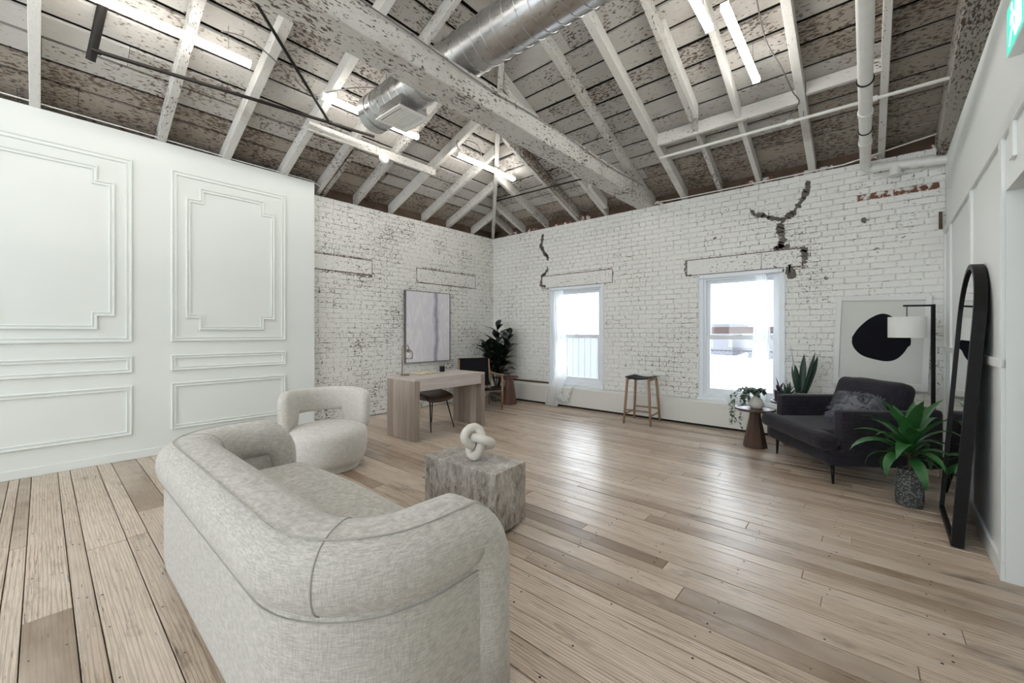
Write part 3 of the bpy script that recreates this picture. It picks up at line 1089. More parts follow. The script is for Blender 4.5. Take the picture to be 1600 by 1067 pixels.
# local frame: x along the length, y from the back (0) to the front; near arm at +x
SL, SD, HW, RC = 1.155, 0.80, 0.15, 0.30
sofa = thing('curved_sofa', 'oatmeal linen sofa with rolled back and arms in the foreground', 'sofa', (-2.155, 0.40, 0))
xa_ = SL - HW
plan = [(xa_, y) for y in (SD - 0.17, SD - 0.24, SD - 0.30)] + arc((xa_ - RC, HW + RC), RC, 0, -PI / 2, 12)
plan += [(x, HW) for x in (0.45, 0.3, 0.15, 0)]
plan = plan + [(-x, y) for x, y in plan[-2::-1]]
ZR = 0.597
down = [(xa_, SD - 0.10, 0.02), (xa_, SD - 0.10, 0.2), (xa_, SD - 0.10, 0.34), (xa_, SD - 0.10, 0.44)]
bend = [(xa_, SD - 0.10 - 0.10 * (1 - math.cos(a)), 0.44 + (ZR - 0.44) * math.sin(a)) for a in [PI / 2 * k / 7 for k in range(1, 7)]]
mid = [(x, y, ZR) for x, y in plan]
path = down + bend + mid + [(-x, y, z) for x, y, z in (down + bend)[::-1]]
nd_ = len(down)


def roll_prof(i, f):
    n = len(path)
    k = min(i, n - 1 - i)
    t = min(1.0, max(0.0, (k - nd_ + 1) / 8))
    b = 0.105 + 0.013 * t
    return superell(HW, b, 2.5)


rings, fr = sweep(path, roll_prof)
MB().rings(rings).obj('arm_and_back_roll', 'linen', sofa, smooth=True)
# lower shell under the roll
low = [(x, y, 0.27) for x, y in [(xa_, SD - 0.12)] + plan + [(-xa_, SD - 0.12)]]
rings2, fr2 = sweep(low, lambda i, f: superell(HW - 0.036, 0.25, 9, 32))
MB().rings(rings2).obj('lower_shell', 'linen', sofa, smooth=True)
# seat
def seatbend(p):
    return (p.x, p.y + (0.055 if p.y > 0 else 0) * (1 - (p.x / 0.85) ** 2) * min(1, max(0, p.y / 0.25)), p.z)
rounded('seat_cushion', 'linen', sofa, (0.835, 0.285, 0.115), 0.075, 14, 0.022, (0, 0.505, 0.335), fn=seatbend)
rounded('seat_base', 'linen', sofa, (0.835, 0.25, 0.11), 0.03, 8, 0, (0, 0.48, 0.13))
for sx in (-1, 1):
    for yy in (0.18, 0.62):
        MB().lathe([(0.025, 0), (0.025, 0.035)], 12, (sx * 0.8, yy, 0)).obj('foot', 'black', sofa)
# piping seams and the dark groove line
i0, i1 = nd_ + 2, len(path) - nd_ - 3
def seam(frames, a, b, lo, hi, name='piping'):
    MB().tube([p + sd * a + up * b for p, t, sd, up in frames[lo:hi]], 0.0022, 6).obj(name, 'seam', sofa, smooth=True)
out_sign = -1 if (fr[len(fr) // 2][2].y > 0) else 1
seam(fr, out_sign * 0.075, 0.1135, i0, i1)
seam(fr2, out_sign * (HW - 0.034), 0.218, 1, len(fr2) - 1)  # darker line stands in for shade in the fold under the roll
def cross_seam(idx, rg):
    r_ = rg[idx]
    c_ = sum((Vector(p) for p in r_), Vector()) / len(r_)
    pts = [Vector(p) + (Vector(p) - c_).normalized() * 0.001 for p in r_]
    MB().tube(pts, 0.0028, 5, closed=True).obj('piping', 'seam', sofa, smooth=True)
for j, (p, t, sd, up) in enumerate(fr):
    if j in (nd_ + 6 + 3 + 7, len(fr) - 1 - (nd_ + 6 + 3 + 7)):
        cross_seam(j, rings)

# ------------------------------------------------------------------ barrel chair
ch = thing('barrel_chair', 'cream upholstered round swivel chair with cut-out curved back', 'chair', (-4.04, 1.86, 0), math.atan2(-0.19, 0.986))
MB().lathe([(0.28, 0.0), (0.30, 0.004), (0.30, 0.055), (0.28, 0.06)], 40).obj('plinth', 'boucle', ch, smooth='auto')
prof = [(0.0, 0.05), (0.30, 0.052), (0.335, 0.065), (0.36, 0.12), (0.375, 0.22), (0.375, 0.32), (0.362, 0.37), (0.32, 0.397), (0.22, 0.412), (0.0, 0.418)]
MB().lathe([(max(r, 0.002), z) for r, z in prof], 48).obj('seat', 'boucle', ch, smooth=True)


def back_band():
    """curved band round the rear with a slot under its middle, thick and softly rounded"""
    nA, nZ = 48, 9
    ro, ri = 0.425, 0.315
    span = math.radians(93)
    rings = []
    for i in range(nA + 1):
        f = -1 + 2 * i / nA
        ang = PI + f * span
        slot = abs(f) < 0.45
        e = 1 - abs(f)
        zt = 0.745 - 0.05 * (abs(f) ** 6)
        zb_ = 0.34
        if abs(f) < 0.45:
            zb_ = 0.50
        thick = 1.0 if e > 0.05 else 0.35 + 0.65 * math.sqrt(max(0, 1 - (1 - e / 0.05) ** 2))
        zz = 1.0 if e > 0.05 else 0.75 + 0.25 * math.sqrt(max(0, 1 - (1 - e / 0.05) ** 2))
        rc, ht = (ro + ri) / 2, (ro - ri) / 2 * thick
        zc, hz = (zt + zb_) / 2, (zt - zb_) / 2 * zz
        ring = []
        for a, b in superell(ht, hz, 3.4, 26):
            lean = 0.04 * (zc + b - 0.4)
            ring.append(((rc + a + lean) * math.cos(ang), (rc + a + lean) * math.sin(ang), zc + b))
        rings.append(ring)
    return MB().rings(rings)


back_band().obj('backrest', 'boucle', ch, smooth=True)

# ------------------------------------------------------------------ marble coffee table and knot
ct = thing('coffee_table', 'square grey-brown veined marble block coffee table', 'table', (-2.11, 2.02, 0), math.radians(4))
box('marble_block', 'marble', ct, -0.335, 0.335, -0.165, 0.165, 0.03, 0.43, bevel=0.003)
box('recessed_base', 'black', ct, -0.29, 0.29, -0.13, 0.13, 0.006, 0.03)
for sx in (-1, 1):
    for sy in (-1, 1):
        MB().lathe([(0.018, 0), (0.018, 0.008)], 10, (sx * 0.25, sy * 0.1, 0)).obj('foot', 'black', ct)
kn = []
for i in range(120):
    t = 2 * PI * i / 120
    kn.append(((math.sin(t) + 2 * math.sin(2 * t)) * 0.035, math.sin(3 * t) * 0.040, (math.cos(t) - 2 * math.cos(2 * t)) * 0.035))
k = MB().tube(kn, 0.031, 16, closed=True).obj('knot_sculpture', 'ceramic', None, smooth=True, loc=(-2.06, 2.0, 0.43 + 0.108), rot=(0.25, 0.5, 0.6))
me = k.data
zmin = min((k.rotation_euler.to_matrix() @ v.co).z for v in me.vertices)
k.location.z = 0.4305 - zmin
tag(k, 'cream interlaced knot sculpture resting on the marble table', 'sculpture')

# ------------------------------------------------------------------ desk
desk = thing('desk', 'pale wooden waterfall desk with slab sides and thick front', 'desk', (-4.41, 3.55, 0))
DX, DY, DH = 0.30, 0.60, 0.76
def planks(name, mat, axis, lo, hi, cuts, other, z0, z1):
    edges = [lo + (hi - lo) * c for c in cuts]
    for a, b in zip(edges, edges[1:]):
        if axis == 'x':
            box(name, mat, desk, a + 0.0007, b - 0.0007, other[0], other[1], z0, z1, bevel=0.0012)
for ys in (-1, 1):
    yy = (-DY, -DY + 0.075) if ys < 0 else (DY - 0.075, DY)
    planks('side_plank', 'desk_z', 'x', -DX, DX, (0, 0.22, 0.40, 0.62, 0.83, 1.0), yy, 0.0, DH - 0.028)
planks('top_plank', 'desk_y', 'x', -DX, DX, (0, 0.2, 0.45, 0.64, 0.84, 1.0), (-DY, DY), DH - 0.0275, DH)
box('front_apron', 'desk_y', desk, DX - 0.04, DX, -DY + 0.0755, DY - 0.0755, DH - 0.155, DH - 0.028, bevel=0.002)
box('rear_apron', 'desk_y', desk, -DX, -DX + 0.04, -DY + 0.0755, DY - 0.0755, DH - 0.155, DH - 0.028, bevel=0.002)
box('drawer_box', 'desk_y', desk, -DX + 0.045, DX - 0.045, -DY + 0.08, DY - 0.08, DH - 0.14, DH - 0.029)

# desk chair
dc = thing('desk_chair', 'brown leather saddle-seat chair with thin black legs under the desk', 'chair', (-4.60, 3.58, 0))
def saddle(p):
    u, v = p.x / 0.22, p.y / 0.23
    return (p.x, p.y, p.z + 0.055 * v * v * (1 - 0.4 * u) + 0.05 * max(0, -u) ** 2 - 0.03 * max(0, u) ** 2)
rounded('seat', 'brown', dc, (0.22, 0.23, 0.032), 0.03, 9, 0.012, (0, 0, 0.425), fn=saddle)
for sx in (-1, 1):
    for sy in (-1, 1):
        MB().tube([(sx * 0.15, sy * 0.14, 0.405), (sx * 0.25, sy * 0.2, 0.0)], [0.010, 0.007], 8).obj('leg', 'black', dc, smooth=True)
MB().tube([(0.15, -0.14, 0.398), (0.15, 0.14, 0.398), (-0.15, 0.14, 0.398), (-0.15, -0.14, 0.398)], 0.008, 8, closed=True).obj('seat_rail', 'black', dc)

# desk lamp
lm = thing('table_lamp', 'slender brass desk lamp with hanging clear glass shade', 'lamp', (-4.585, 3.14, DH))
MB().lathe([(0.06, 0), (0.062, 0.006), (0.062, 0.018), (0.055, 0.022), (0.01, 0.024)], 28).obj('base', 'brass', lm, smooth='auto')
MB().tube([(0, -0.045, 0.02), (0, -0.045, 0.36), (0.0, -0.03, 0.39), (0.0, 0.0, 0.40), (0.0, 0.04, 0.395), (0, 0.055, 0.37), (0, 0.055, 0.345)], 0.006, 10).obj('stem', 'brass', lm, smooth=True)
MB().lathe([(0.014, 0.30), (0.018, 0.31), (0.018, 0.345), (0.008, 0.35)], 16, (0, 0.055, 0)).obj('lamp_holder', 'brass', lm, smooth='auto')
MB().lathe([(0.05, 0.215), (0.055, 0.24), (0.055, 0.30), (0.03, 0.335), (0.018, 0.34), (0.016, 0.338), (0.029, 0.332), (0.053, 0.299), (0.053, 0.24), (0.048, 0.216)], 24, (0, 0.055, 0)).obj('glass_shade', 'glass', lm, smooth=True)
MB().lathe([(0.004, 0.235), (0.02, 0.25), (0.024, 0.27), (0.012, 0.30)], 14, (0, 0.055, 0)).obj('bulb', 'ceramic', lm, smooth=True)

bk = thing('open_book', 'open cream-paged book lying on the desk', 'book', (-4.60, 3.47, DH), math.radians(8))
for sx in (-1, 1):
    m = MB()
    rs = []
    for k in range(9):
        f = k / 8
        y = sx * f * 0.17
        z = 0.022 * math.sin(PI * min(1, f * 1.15)) * (1 - 0.5 * f) + 0.006
        rs.append([(-0.11, y, 0.003), (0.11, y, 0.003), (0.11, y, z), (-0.11, y, z)])
    m.rings(rs).obj('page_block', 'bookpaper', bk)
box('cover', 'brown', bk, -0.115, 0.115, -0.175, 0.175, 0.0, 0.003)
cup = thing('pen_cup', 'small black cup standing on the desk', 'cup', (-4.63, 3.80, DH))
MB().lathe([(0.034, 0), (0.036, 0.003), (0.038, 0.085), (0.036, 0.087), (0.033, 0.083), (0.031, 0.006), (0.002, 0.005)], 22).obj('cup_body', 'black', cup, smooth='auto')
MB().lathe([(0.0385, 0.076), (0.0395, 0.08), (0.0385, 0.084)], 22).obj('rim_band', 'brass', cup, smooth=True)

# ------------------------------------------------------------------ painting on the left wall
pt = thing('abstract_painting', 'tall pale lilac abstract painting hanging on the brick wall', 'painting', (XL + 0.004, 4.54, 0.80))
box('canvas', 'abstract', pt, 0.005, 0.045, -0.48, 0.48, 0.008, 1.242, bevel=0.003, loc=(0, 0, 0))
for nm, b in (('frame_bar', (0, 0.05, -0.494, -0.482, 0, 1.25)), ('frame_bar', (0, 0.05, 0.482, 0.494, 0, 1.25)), ('frame_bar', (0, 0.05, -0.482, 0.482, 0, 0.007)), ('frame_bar', (0, 0.05, -0.482, 0.482, 1.243, 1.25))):
    box(nm, 'darkframe', pt, *b)

# ------------------------------------------------------------------ black sling chair in the corner
f_ = Vector((0.90, -0.43)).normalized()
sl = thing('sling_armchair', 'black leather sling armchair with slim wooden frame by the corner', 'chair', (-5.11, 5.04, 0), math.atan2(f_.y, f_.x) + PI / 2)
# local: -y is the way it faces
for sx in (-1, 1):
    MB().tube([(sx * 0.30, -0.30, 0), (sx * 0.30, -0.30, 0.3), (sx * 0.295, -0.30, 0.585)], [0.014, 0.019, 0.016], 12).obj('front_leg', 'oak', sl, smooth=True)
    MB().tube([(sx * 0.30, 0.34, 0), (sx * 0.30, 0.30, 0.35), (sx * 0.285, 0.33, 0.84)], [0.014, 0.019, 0.013], 12).obj('rear_leg', 'oak', sl, smooth=True)
    rs = []
    for k in range(9):
        y = -0.33 + 0.66 * k / 8
        w = 0.022 + 0.018 * math.sin(PI * k / 8)
        z = 0.60 - 0.012 * math.sin(PI * k / 8)
        rs.append([(sx * 0.30 - w, y, z - 0.01), (sx * 0.30 + w, y, z - 0.01), (sx * 0.30 + w, y, z + 0.01), (sx * 0.30 - w, y, z + 0.01)])
    MB().rings(rs).obj('armrest', 'oak', sl, bevel=0.004)
    MB().tube([(sx * 0.30, -0.30, 0.29), (sx * 0.30, 0.31, 0.25)], 0.013, 10).obj('side_rail', 'oak', sl, smooth=True)
    MB().tube([(sx * 0.30, -0.30, 0.18), (sx * 0.30, 0.32, 0.18)], 0.011, 10).obj('side_rail', 'oak', sl, smooth=True)
MB().tube([(-0.30, -0.30, 0.33), (0.30, -0.30, 0.33)], 0.014, 10).obj('front_rail', 'oak', sl, smooth=True)
MB().tube([(-0.30, 0.31, 0.26), (0.30, 0.31, 0.26)], 0.014, 10).obj('rear_rail', 'oak', sl, smooth=True)
def sheet(pts, half, t):
    rs = []
    for (y, z) in pts:
        rs.append([(-half, y, z), (half, y, z), (half, y - t * 0.5, z + t), (-half, y - t * 0.5, z + t)])
    return MB().rings(rs)
sheet([(-0.31, 0.335), (-0.15, 0.30), (0.05, 0.275), (0.25, 0.275), (0.30, 0.28)], 0.275, 0.03).obj('seat', 'leather', sl, bevel=0.008)
m = MB()
rs = []
for k in range(9):
    z = 0.36 + 0.50 * k / 8
    y = 0.275 + 0.05 * k / 8 + 0.03 * math.sin(PI * k / 8)
    rs.append([(-0.30, y, z), (0.30, y, z), (0.30, y + 0.022, z), (-0.30, y + 0.022, z)])
m.rings(rs).obj('backrest', 'leather', sl, bevel=0.006)

# ------------------------------------------------------------------ plants
def leaf_mesh(name, L, W, mat, droop=0.0, n=8, fold=0.18, tip=1.0, base=0.25, peak=0.4, thick=0.0):
    """leaf running along +x, bending down by `droop` radians over its length"""
    vs, fs = [], []
    x = z = 0.0
    for i in range(n + 1):
        f = i / n
        a = -droop * f * f if droop >= 0 else -droop * f
        if i:
            x += L / n * math.cos(a)
            z += L / n * math.sin(a)
        if f < peak:
            w = W * (base + (1 - base) * math.sin(PI / 2 * f / peak))
        else:
            w = W * max(0.02, math.cos(PI / 2 * ((f - peak) / (1 - peak)) ** tip))
        vs += [(x, -w, z + fold * w), (x, 0, z), (x, w, z + fold * w)]
        if i:
            k = 3 * (i - 1)
            fs += [(k, k + 3, k + 4, k + 1), (k + 1, k + 4, k + 5, k + 2)]
    m = MB().add(vs, fs)
    return m.mesh(name, mat, smooth=True)


def put_leaf(me, parent, base, az, el, roll=0.0, sc=1.0, name='leaf'):
    o = link(name, me, parent, base)
    o.rotation_euler = (Matrix.Rotation(az, 3, 'Z') @ Matrix.Rotation(-el, 3, 'Y') @ Matrix.Rotation(roll, 3, 'X')).to_euler()
    o.scale = (sc, sc, sc)
    return o


# dracaena in the woven dark pot
dr = thing('potted_dracaena', 'leafy bright green plant in a dark textured pot by the mirror', 'plant', (0.255, 4.36, 0))
pot = MB().lathe([(0.058, 0.0), (0.076, 0.008), (0.083, 0.06), (0.083, 0.17), (0.075, 0.235), (0.066, 0.245), (0.069, 0.262), (0.073, 0.285), (0.066, 0.286), (0.062, 0.25), (0.002, 0.245)], 32).obj('pot', 'potdark', dr, smooth='auto')
MB().lathe([(0.064, 0.246), (0.002, 0.262)], 20).obj('soil', 'soil', dr)
MB().tube([(0, 0, 0.24), (0.004, 0, 0.36), (0, 0.004, 0.46)], [0.016, 0.013, 0.012], 8).obj('stem', 'bark', dr, smooth=True)
LM = [leaf_mesh('leaf', 0.40, 0.040, 'leaf', d, 10, 0.3, 1.0, 0.3, 0.5) for d in (0.6, 1.2, 1.7, 2.3)]
for i in range(34):
    az = i * 2.399 + R.uniform(-.2, .2)
    ring = i / 33
    el = 0.1 + 1.25 * ring + R.uniform(-.08, .08)
    me = LM[3 if ring < 0.25 else 2 if ring < 0.5 else 1 if ring < 0.78 else 0]
    sc = R.uniform(0.85, 1.1)
    if math.cos(az) > 0.5 and ring < .6:
        sc *= 0.72
    put_leaf(me, dr, (0.01 * math.cos(az), 0.01 * math.sin(az), 0.36 + 0.11 * ring), az, el, R.uniform(-.2, .2), sc)

# rubber plant in the corner
fi = thing('rubber_plant', 'dark-leaved rubber plant standing in the corner', 'plant', (-5.42, 5.82, 0))
MB().lathe([(0.11, 0.0), (0.13, 0.01), (0.15, 0.26), (0.14, 0.265), (0.13, 0.24), (0.002, 0.235)], 28).obj('pot', 'potdark', fi, smooth='auto')
MB().lathe([(0.132, 0.238), (0.002, 0.25)], 20).obj('soil', 'soil', fi)
FL = [leaf_mesh('leaf', 0.25, 0.062, 'leaf_dark', d, 6, 0.22, 0.8, 0.25, 0.5) for d in (0.1, 0.5, 0.9)]
for b in range(7):
    a0 = b * 2 * PI / 6 + 0.4
    top = R.uniform(1.0, 1.25) if b else 1.42
    sp = 0.0 if b == 0 else 0.24
    p0 = Vector((0.03 * math.cos(a0), 0.03 * math.sin(a0), 0.24))
    p2 = Vector((sp * math.cos(a0), sp * math.sin(a0), top))
    p1 = (p0 + p2) / 2 + Vector((0.02 * math.cos(a0 + 1), 0.02 * math.sin(a0 + 1), 0))
    MB().tube([p0, p1, p2], [0.012, 0.009, 0.005], 7).obj('stem', 'bark', fi, smooth=True)
    for j in range(20):
        f = 0.24 + 0.76 * j / 19
        p = p0.lerp(p1, f * 2) if f < 0.5 else p1.lerp(p2, f * 2 - 1)
        if p.z < 0.48:
            continue
        put_leaf(R.choice(FL), fi, p, a0 + j * 2.4 + R.uniform(-.3, .3), 0.1 + 0.9 * f * R.uniform(.5, 1.2), R.uniform(-.3, .3), R.uniform(.95, 1.25))

# ------------------------------------------------------------------ pedestal tables
def pedestal_table(label, loc, h, rt, r0, r1, mat, sides=8, group=None):
    t = thing('pedestal_table', label, 'table', loc)
    MB().lathe([(rt - 0.02, h - 0.028), (rt, h - 0.02), (rt, h - 0.004), (rt - 0.008, h), (rt - 0.022, h), (rt - 0.026, h - 0.006), (0.002, h - 0.006)], 40).obj('table_top', mat, t, smooth='auto')
    MB().lathe([(r0, 0), (r0, 0.012), (r1, h - 0.1), (r1 * 0.95, h - 0.028)], sides).obj('pedestal', mat, t)
    return t


pedestal_table('reddish wooden pedestal side table beside the rubber plant', (-5.0, 5.70, 0), 0.51, 0.17, 0.135, 0.075, 'mahog')
pedestal_table('low dark walnut pedestal table carrying the trailing plant', (-0.97, 5.44, 0), 0.45, 0.21, 0.125, 0.06, 'walnut')
pedestal_table('taller dark walnut pedestal table carrying three potted plants', (-0.64, 5.83, 0), 0.51, 0.235, 0.12, 0.06, 'walnut')

# trailing plant in a white vase
tp = thing('trailing_plant', 'trailing green plant in a round cream vase', 'plant', (-0.96, 5.46, 0.4445))
MB().lathe([(0.045, 0), (0.062, 0.006), (0.078, 0.045), (0.07, 0.085), (0.038, 0.125), (0.028, 0.15), (0.03, 0.16), (0.022, 0.16), (0.02, 0.14), (0.002, 0.138)], 28).obj('vase', 'ceramic', tp, smooth=True)
VL = leaf_mesh('leaf', 0.040, 0.011, 'leaf_vine', 0.6, 4, 0.2, 1, 0.2, 0.4)
vine_specs = [(2.6, 0.16, -0.42), (3.1, 0.17, -0.36), (3.5, 0.20, -0.25), (2.9, 0.22, -0.40), (3.9, 0.15, -0.12), (2.2, 0.16, -0.10), (3.3, 0.14, -0.05), (4.2, 0.18, 0.0), (1.2, 0.10, 0.08), (3.7, 0.12, 0.06), (0.3, 0.08, 0.07), (5.0, 0.12, 0.03), (2.7, 0.12, 0.09), (4.6, 0.10, 0.1)]
for az, reach, dz in vine_specs:
    p = [Vector((0, 0, 0.15))]
    n = 14
    for k in range(1, n + 1):
        f = k / n
        r_ = reach * min(1, f * 1.8) + (0.06 if dz < -0.2 else 0) * min(1, f * 2)
        z = 0.15 + 0.07 * math.sin(PI * min(1, f * 1.6)) + (dz * max(0, (f - 0.35) / 0.65) ** 1.2)
        p.append(Vector((r_ * math.cos(az) + R.uniform(-.008, .008), r_ * math.sin(az) + R.uniform(-.008, .008), z)))
    m = MB().tube(p, 0.0018, 5)
    for k in range(2, n + 1):
        for q in range(5):
            mt = Matrix.Translation(p[k].lerp(p[k - 1], R.random())) @ Matrix.Rotation(R.uniform(0, 6.3), 4, 'Z') @ Matrix.Rotation(R.uniform(-.7, .7), 4, 'Y')
            m.add([mt @ v.co for v in VL.vertices], [tuple(f.vertices) for f in VL.polygons])
    m.obj('vine', 'leaf_vine', tp, smooth=True)

# snake plant, aloe and a small purple plant on the taller table
sp_ = thing('snake_plant', 'tall dark banded snake plant in a white pot', 'plant', (-0.575, 5.88, 0.5045))
MB().lathe([(0.065, 0), (0.075, 0.006), (0.085, 0.11), (0.08, 0.112), (0.074, 0.095), (0.002, 0.092)], 28).obj('pot', 'potwhite', sp_, smooth='auto')
MB().lathe([(0.076, 0.094), (0.002, 0.1)], 18).obj('soil', 'soil', sp_)
SM = [leaf_mesh('leaf', l, w, 'snake', -c, 9, 0.5, 1.3, 0.55, 0.5) for l, w, c in ((0.62, 0.034, 0.12), (0.48, 0.032, 0.1), (0.52, 0.028, 0.25), (0.36, 0.03, 0.1))]
for mi, x, y, az, el, roll in ((0, -0.03, 0.0, 2.9, 1.36, 0.3), (1, 0.0, 0.01, 0.4, 1.50, 1.2), (2, 0.02, 0.02, 0.5, 1.22, 0.4), (3, 0.03, -0.02, 5.9, 1.25, 0.8), (1, 0.01, 0.03, 1.2, 1.45, 0.2), (3, -0.02, -0.03, 4.4, 1.38, 0.6), (1, 0.035, 0.0, 0.1, 1.33, 2.0), (3, -0.035, 0.02, 3.0, 1.4, 1.5)):
    put_leaf(SM[mi], sp_, (x, y, 0.09), az, el, roll)
al = thing('aloe_plant', 'small spiky aloe in a white patterned pot', 'plant', (-0.69, 5.72, 0.5045))
MB().lathe([(0.05, 0), (0.056, 0.005), (0.064, 0.085), (0.06, 0.087), (0.055, 0.075), (0.002, 0.072)], 24).obj('pot', 'potwhite', al, smooth='auto')
MB().lathe([(0.057, 0.074), (0.002, 0.08)], 16).obj('soil', 'soil', al)
AM = [leaf_mesh('leaf', 0.19, 0.013, 'leaf_aloe', d, 6, 0.7, 1.4, 0.8, 0.2) for d in (0.1, -0.3, 0.4)]
for i in range(22):
    put_leaf(R.choice(AM), al, (0.02 * math.cos(i), 0.02 * math.sin(i), 0.075), i * 2.4, 0.45 + 0.95 * i / 22, 0, R.uniform(.75, 1.05))
pu = thing('purple_plant', 'small plum-coloured pot holding a dark upright leaf', 'plant', (-0.785, 5.80, 0.5045))
MB().lathe([(0.038, 0), (0.042, 0.004), (0.05, 0.12), (0.047, 0.122), (0.043, 0.105), (0.002, 0.1)], 24).obj('pot', 'potpurple', pu, smooth='auto')
for i, (az, el, sc) in enumerate(((2.4, 1.35, 1.0), (0.6, 1.2, 0.7), (4.2, 1.2, 0.6))):
    put_leaf(leaf_mesh('leaf', 0.19, 0.022, 'leaf_purple', 0.1, 6, 0.4, 1.1, 0.5, 0.45), pu, (0, 0, 0.10), az, el, 0.5, sc)

# ------------------------------------------------------------------ curtains
def curtain(name, label, stations, folds, amp):
    """stations: (centre x, y, z, width); folds hang between them"""
    nU = folds * 8
    rs = []
    vs, fs = [], []
    for si, (cx, cy, cz, w) in enumerate(stations):
        for j in range(nU + 1):
            u = j / nU - 0.5
            ph = u * folds * 2 * PI
            a = amp * (0.7 + 0.5 * mnoise.noise(Vector((u * 3, cz * 1.2, 1.7))))
            vs.append((cx + u * w + 0.008 * mnoise.noise(Vector((u * 9, cz * 2, 0))), cy - abs(a) * (math.sin(ph + 0.5 * math.sin(cz * 2.1)) * 0.5 + 0.5), cz))
    for i in range(len(stations) - 1):
        for j in range(nU):
            k = i * (nU + 1) + j
            fs.append((k, k + 1, k + nU + 2, k + nU + 1))
    root = thing(name, label, 'curtain', (0, 0, 0))
    MB().add(vs, fs).obj('drape', 'sheer', root, smooth=True)
    return root


def lerp_st(keys, n):
    out = []
    for a, b in zip(keys, keys[1:]):
        for k in range(n):
            f = k / n
            out.append(tuple(a[i] + (b[i] - a[i]) * f for i in range(4)))
    return out + [keys[-1]]


c1 = curtain('sheer_curtain', 'sheer white curtain gathered at the window nearer the corner, reaching the floor',
             lerp_st([(-4.27, 6.225, 2.12, 0.24), (-4.25, 6.215, 1.9, 0.22), (-4.20, 6.205, 1.2, 0.24), (-4.17, 6.19, 0.75, 0.26), (-4.17, 6.14, 0.5, 0.28), (-4.20, 6.06, 0.36, 0.28), (-4.25, 6.045, 0.15, 0.28), (-4.28, 6.03, 0.004, 0.28)], 5), 5, 0.035)
# a swag of the hem hooked up over the heater
sw = []
for k in range(21):
    f = k / 20
    sw.append((-4.13 + 0.36 * f + 0.03 * math.sin(6 * f), 6.035 + 0.03 * math.sin(PI * f), 0.20 + 0.22 * f ** 1.5 - 0.20 * math.sin(PI * f) * (1 - f)))
MB().tube(sw, [0.055 - 0.042 * (k / 20) + 0.012 * math.sin(k * 1.9) for k in range(21)], 12).obj('hem_swag', 'sheer', c1, smooth=True)
MB().tube([(-4.45, 6.205, 2.10), (-3.38, 6.205, 2.10)], 0.007, 8).obj('curtain_rod', 'pvc', c1, smooth=True)
c2 = curtain('sheer_curtain', 'sheer white curtain hanging before the window beside the plants',
             lerp_st([(-1.04, 6.225, 2.11, 0.13), (-1.03, 6.215, 1.95, 0.16), (-1.03, 6.205, 1.3, 0.19), (-1.06, 6.19, 0.7, 0.2), (-1.07, 6.18, 0.45, 0.2), (-1.10, 6.16, 0.375, 0.24)], 6), 5, 0.035)
bm = bmesh.new()
bmesh.ops.create_icosphere(bm, subdivisions=5, radius=1)
for v in bm.verts:
    q = v.co.copy()
    d = 1 + 0.35 * mnoise.noise(q * 2.2) + 0.22 * abs(mnoise.noise(q * 5 + Vector((3, 1, 0)))) - 0.1
    v.co = Vector((q.x * 0.16 * d, q.y * 0.055 * d, max(-0.07, q.z * 0.085 * d)))
me = bpy.data.meshes.new('puddled_hem')
bm.to_mesh(me)
bm.free()
me.materials.append(M['sheer'])
me.polygons.foreach_set('use_smooth', [True] * len(me.polygons))
link('puddled_hem', me, c2, (-1.27, 6.115, 0.435))
MB().tube([(-1.80, 6.205, 2.10), (-0.80, 6.205, 2.10)], 0.007, 8).obj('curtain_rod', 'pvc', c2, smooth=True)

# ------------------------------------------------------------------ counter stool
st = thing('counter_stool', 'wooden counter stool with black woven leather seat under the windows', 'stool', (-2.49, 5.80, 0), math.radians(4))
sx_, sy_ = 0.185, 0.20
for sx in (-1, 1):
    for sy in (-1, 1):
        a, b = Vector((sx * (sx_ + .01), sy * (sy_ + .01), 0)), Vector((sx * (sx_ - .03), sy * (sy_ - .03), 0.655))
        MB().tube([a, a.lerp(b, .5), b], [0.014, 0.019, 0.019], 10).obj('leg', 'oak', st, smooth=True)
for sy in (-1, 1):
    MB().tube([(-sx_, sy * sy_, 0.20), (sx_, sy * sy_, 0.20)], 0.012, 8).obj('stretcher', 'oak', st, smooth=True)
for sx in (-1, 1):
    MB().tube([(sx * sx_, -sy_, 0.14), (sx * sx_, sy_, 0.14)], 0.012, 8).obj('stretcher', 'oak', st, smooth=True)
    MB().tube([(sx * (sx_ - .03), -sy_ + .02, 0.645), (sx * (sx_ - .03), sy_ - .02, 0.645)], 0.016, 8).obj('seat_rail', 'oak', st, smooth=True)
for k in range(9):
    yy = -0.175 + 0.35 * k / 8
    rs = []
    for j in range(11):
        f = j / 10 * 2 - 1
        z = 0.645 + 0.03 * f * f
        x = f * 0.185
        rs.append([(x, yy - 0.020, z), (x, yy + 0.020, z), (x, yy + 0.020, z + 0.010), (x, yy - 0.020, z + 0.010)])
    MB().rings(rs).obj('seat_strap', 'leather', st)
for k in range(8):
    x = -0.145 + 0.29 * k / 7
    z = 0.650 + 0.03 * (x / 0.185) ** 2
    box('seat_strap', 'leather', st, x - 0.016, x + 0.016, -0.195, 0.195, z + 0.003, z + 0.013, bevel=0.003)

# ------------------------------------------------------------------ loveseat
lv = thing('loveseat', 'wide charcoal velvet armchair with slim legs beside the mirror', 'armchair', (-0.13, 4.50, 0), -math.radians(54.9))
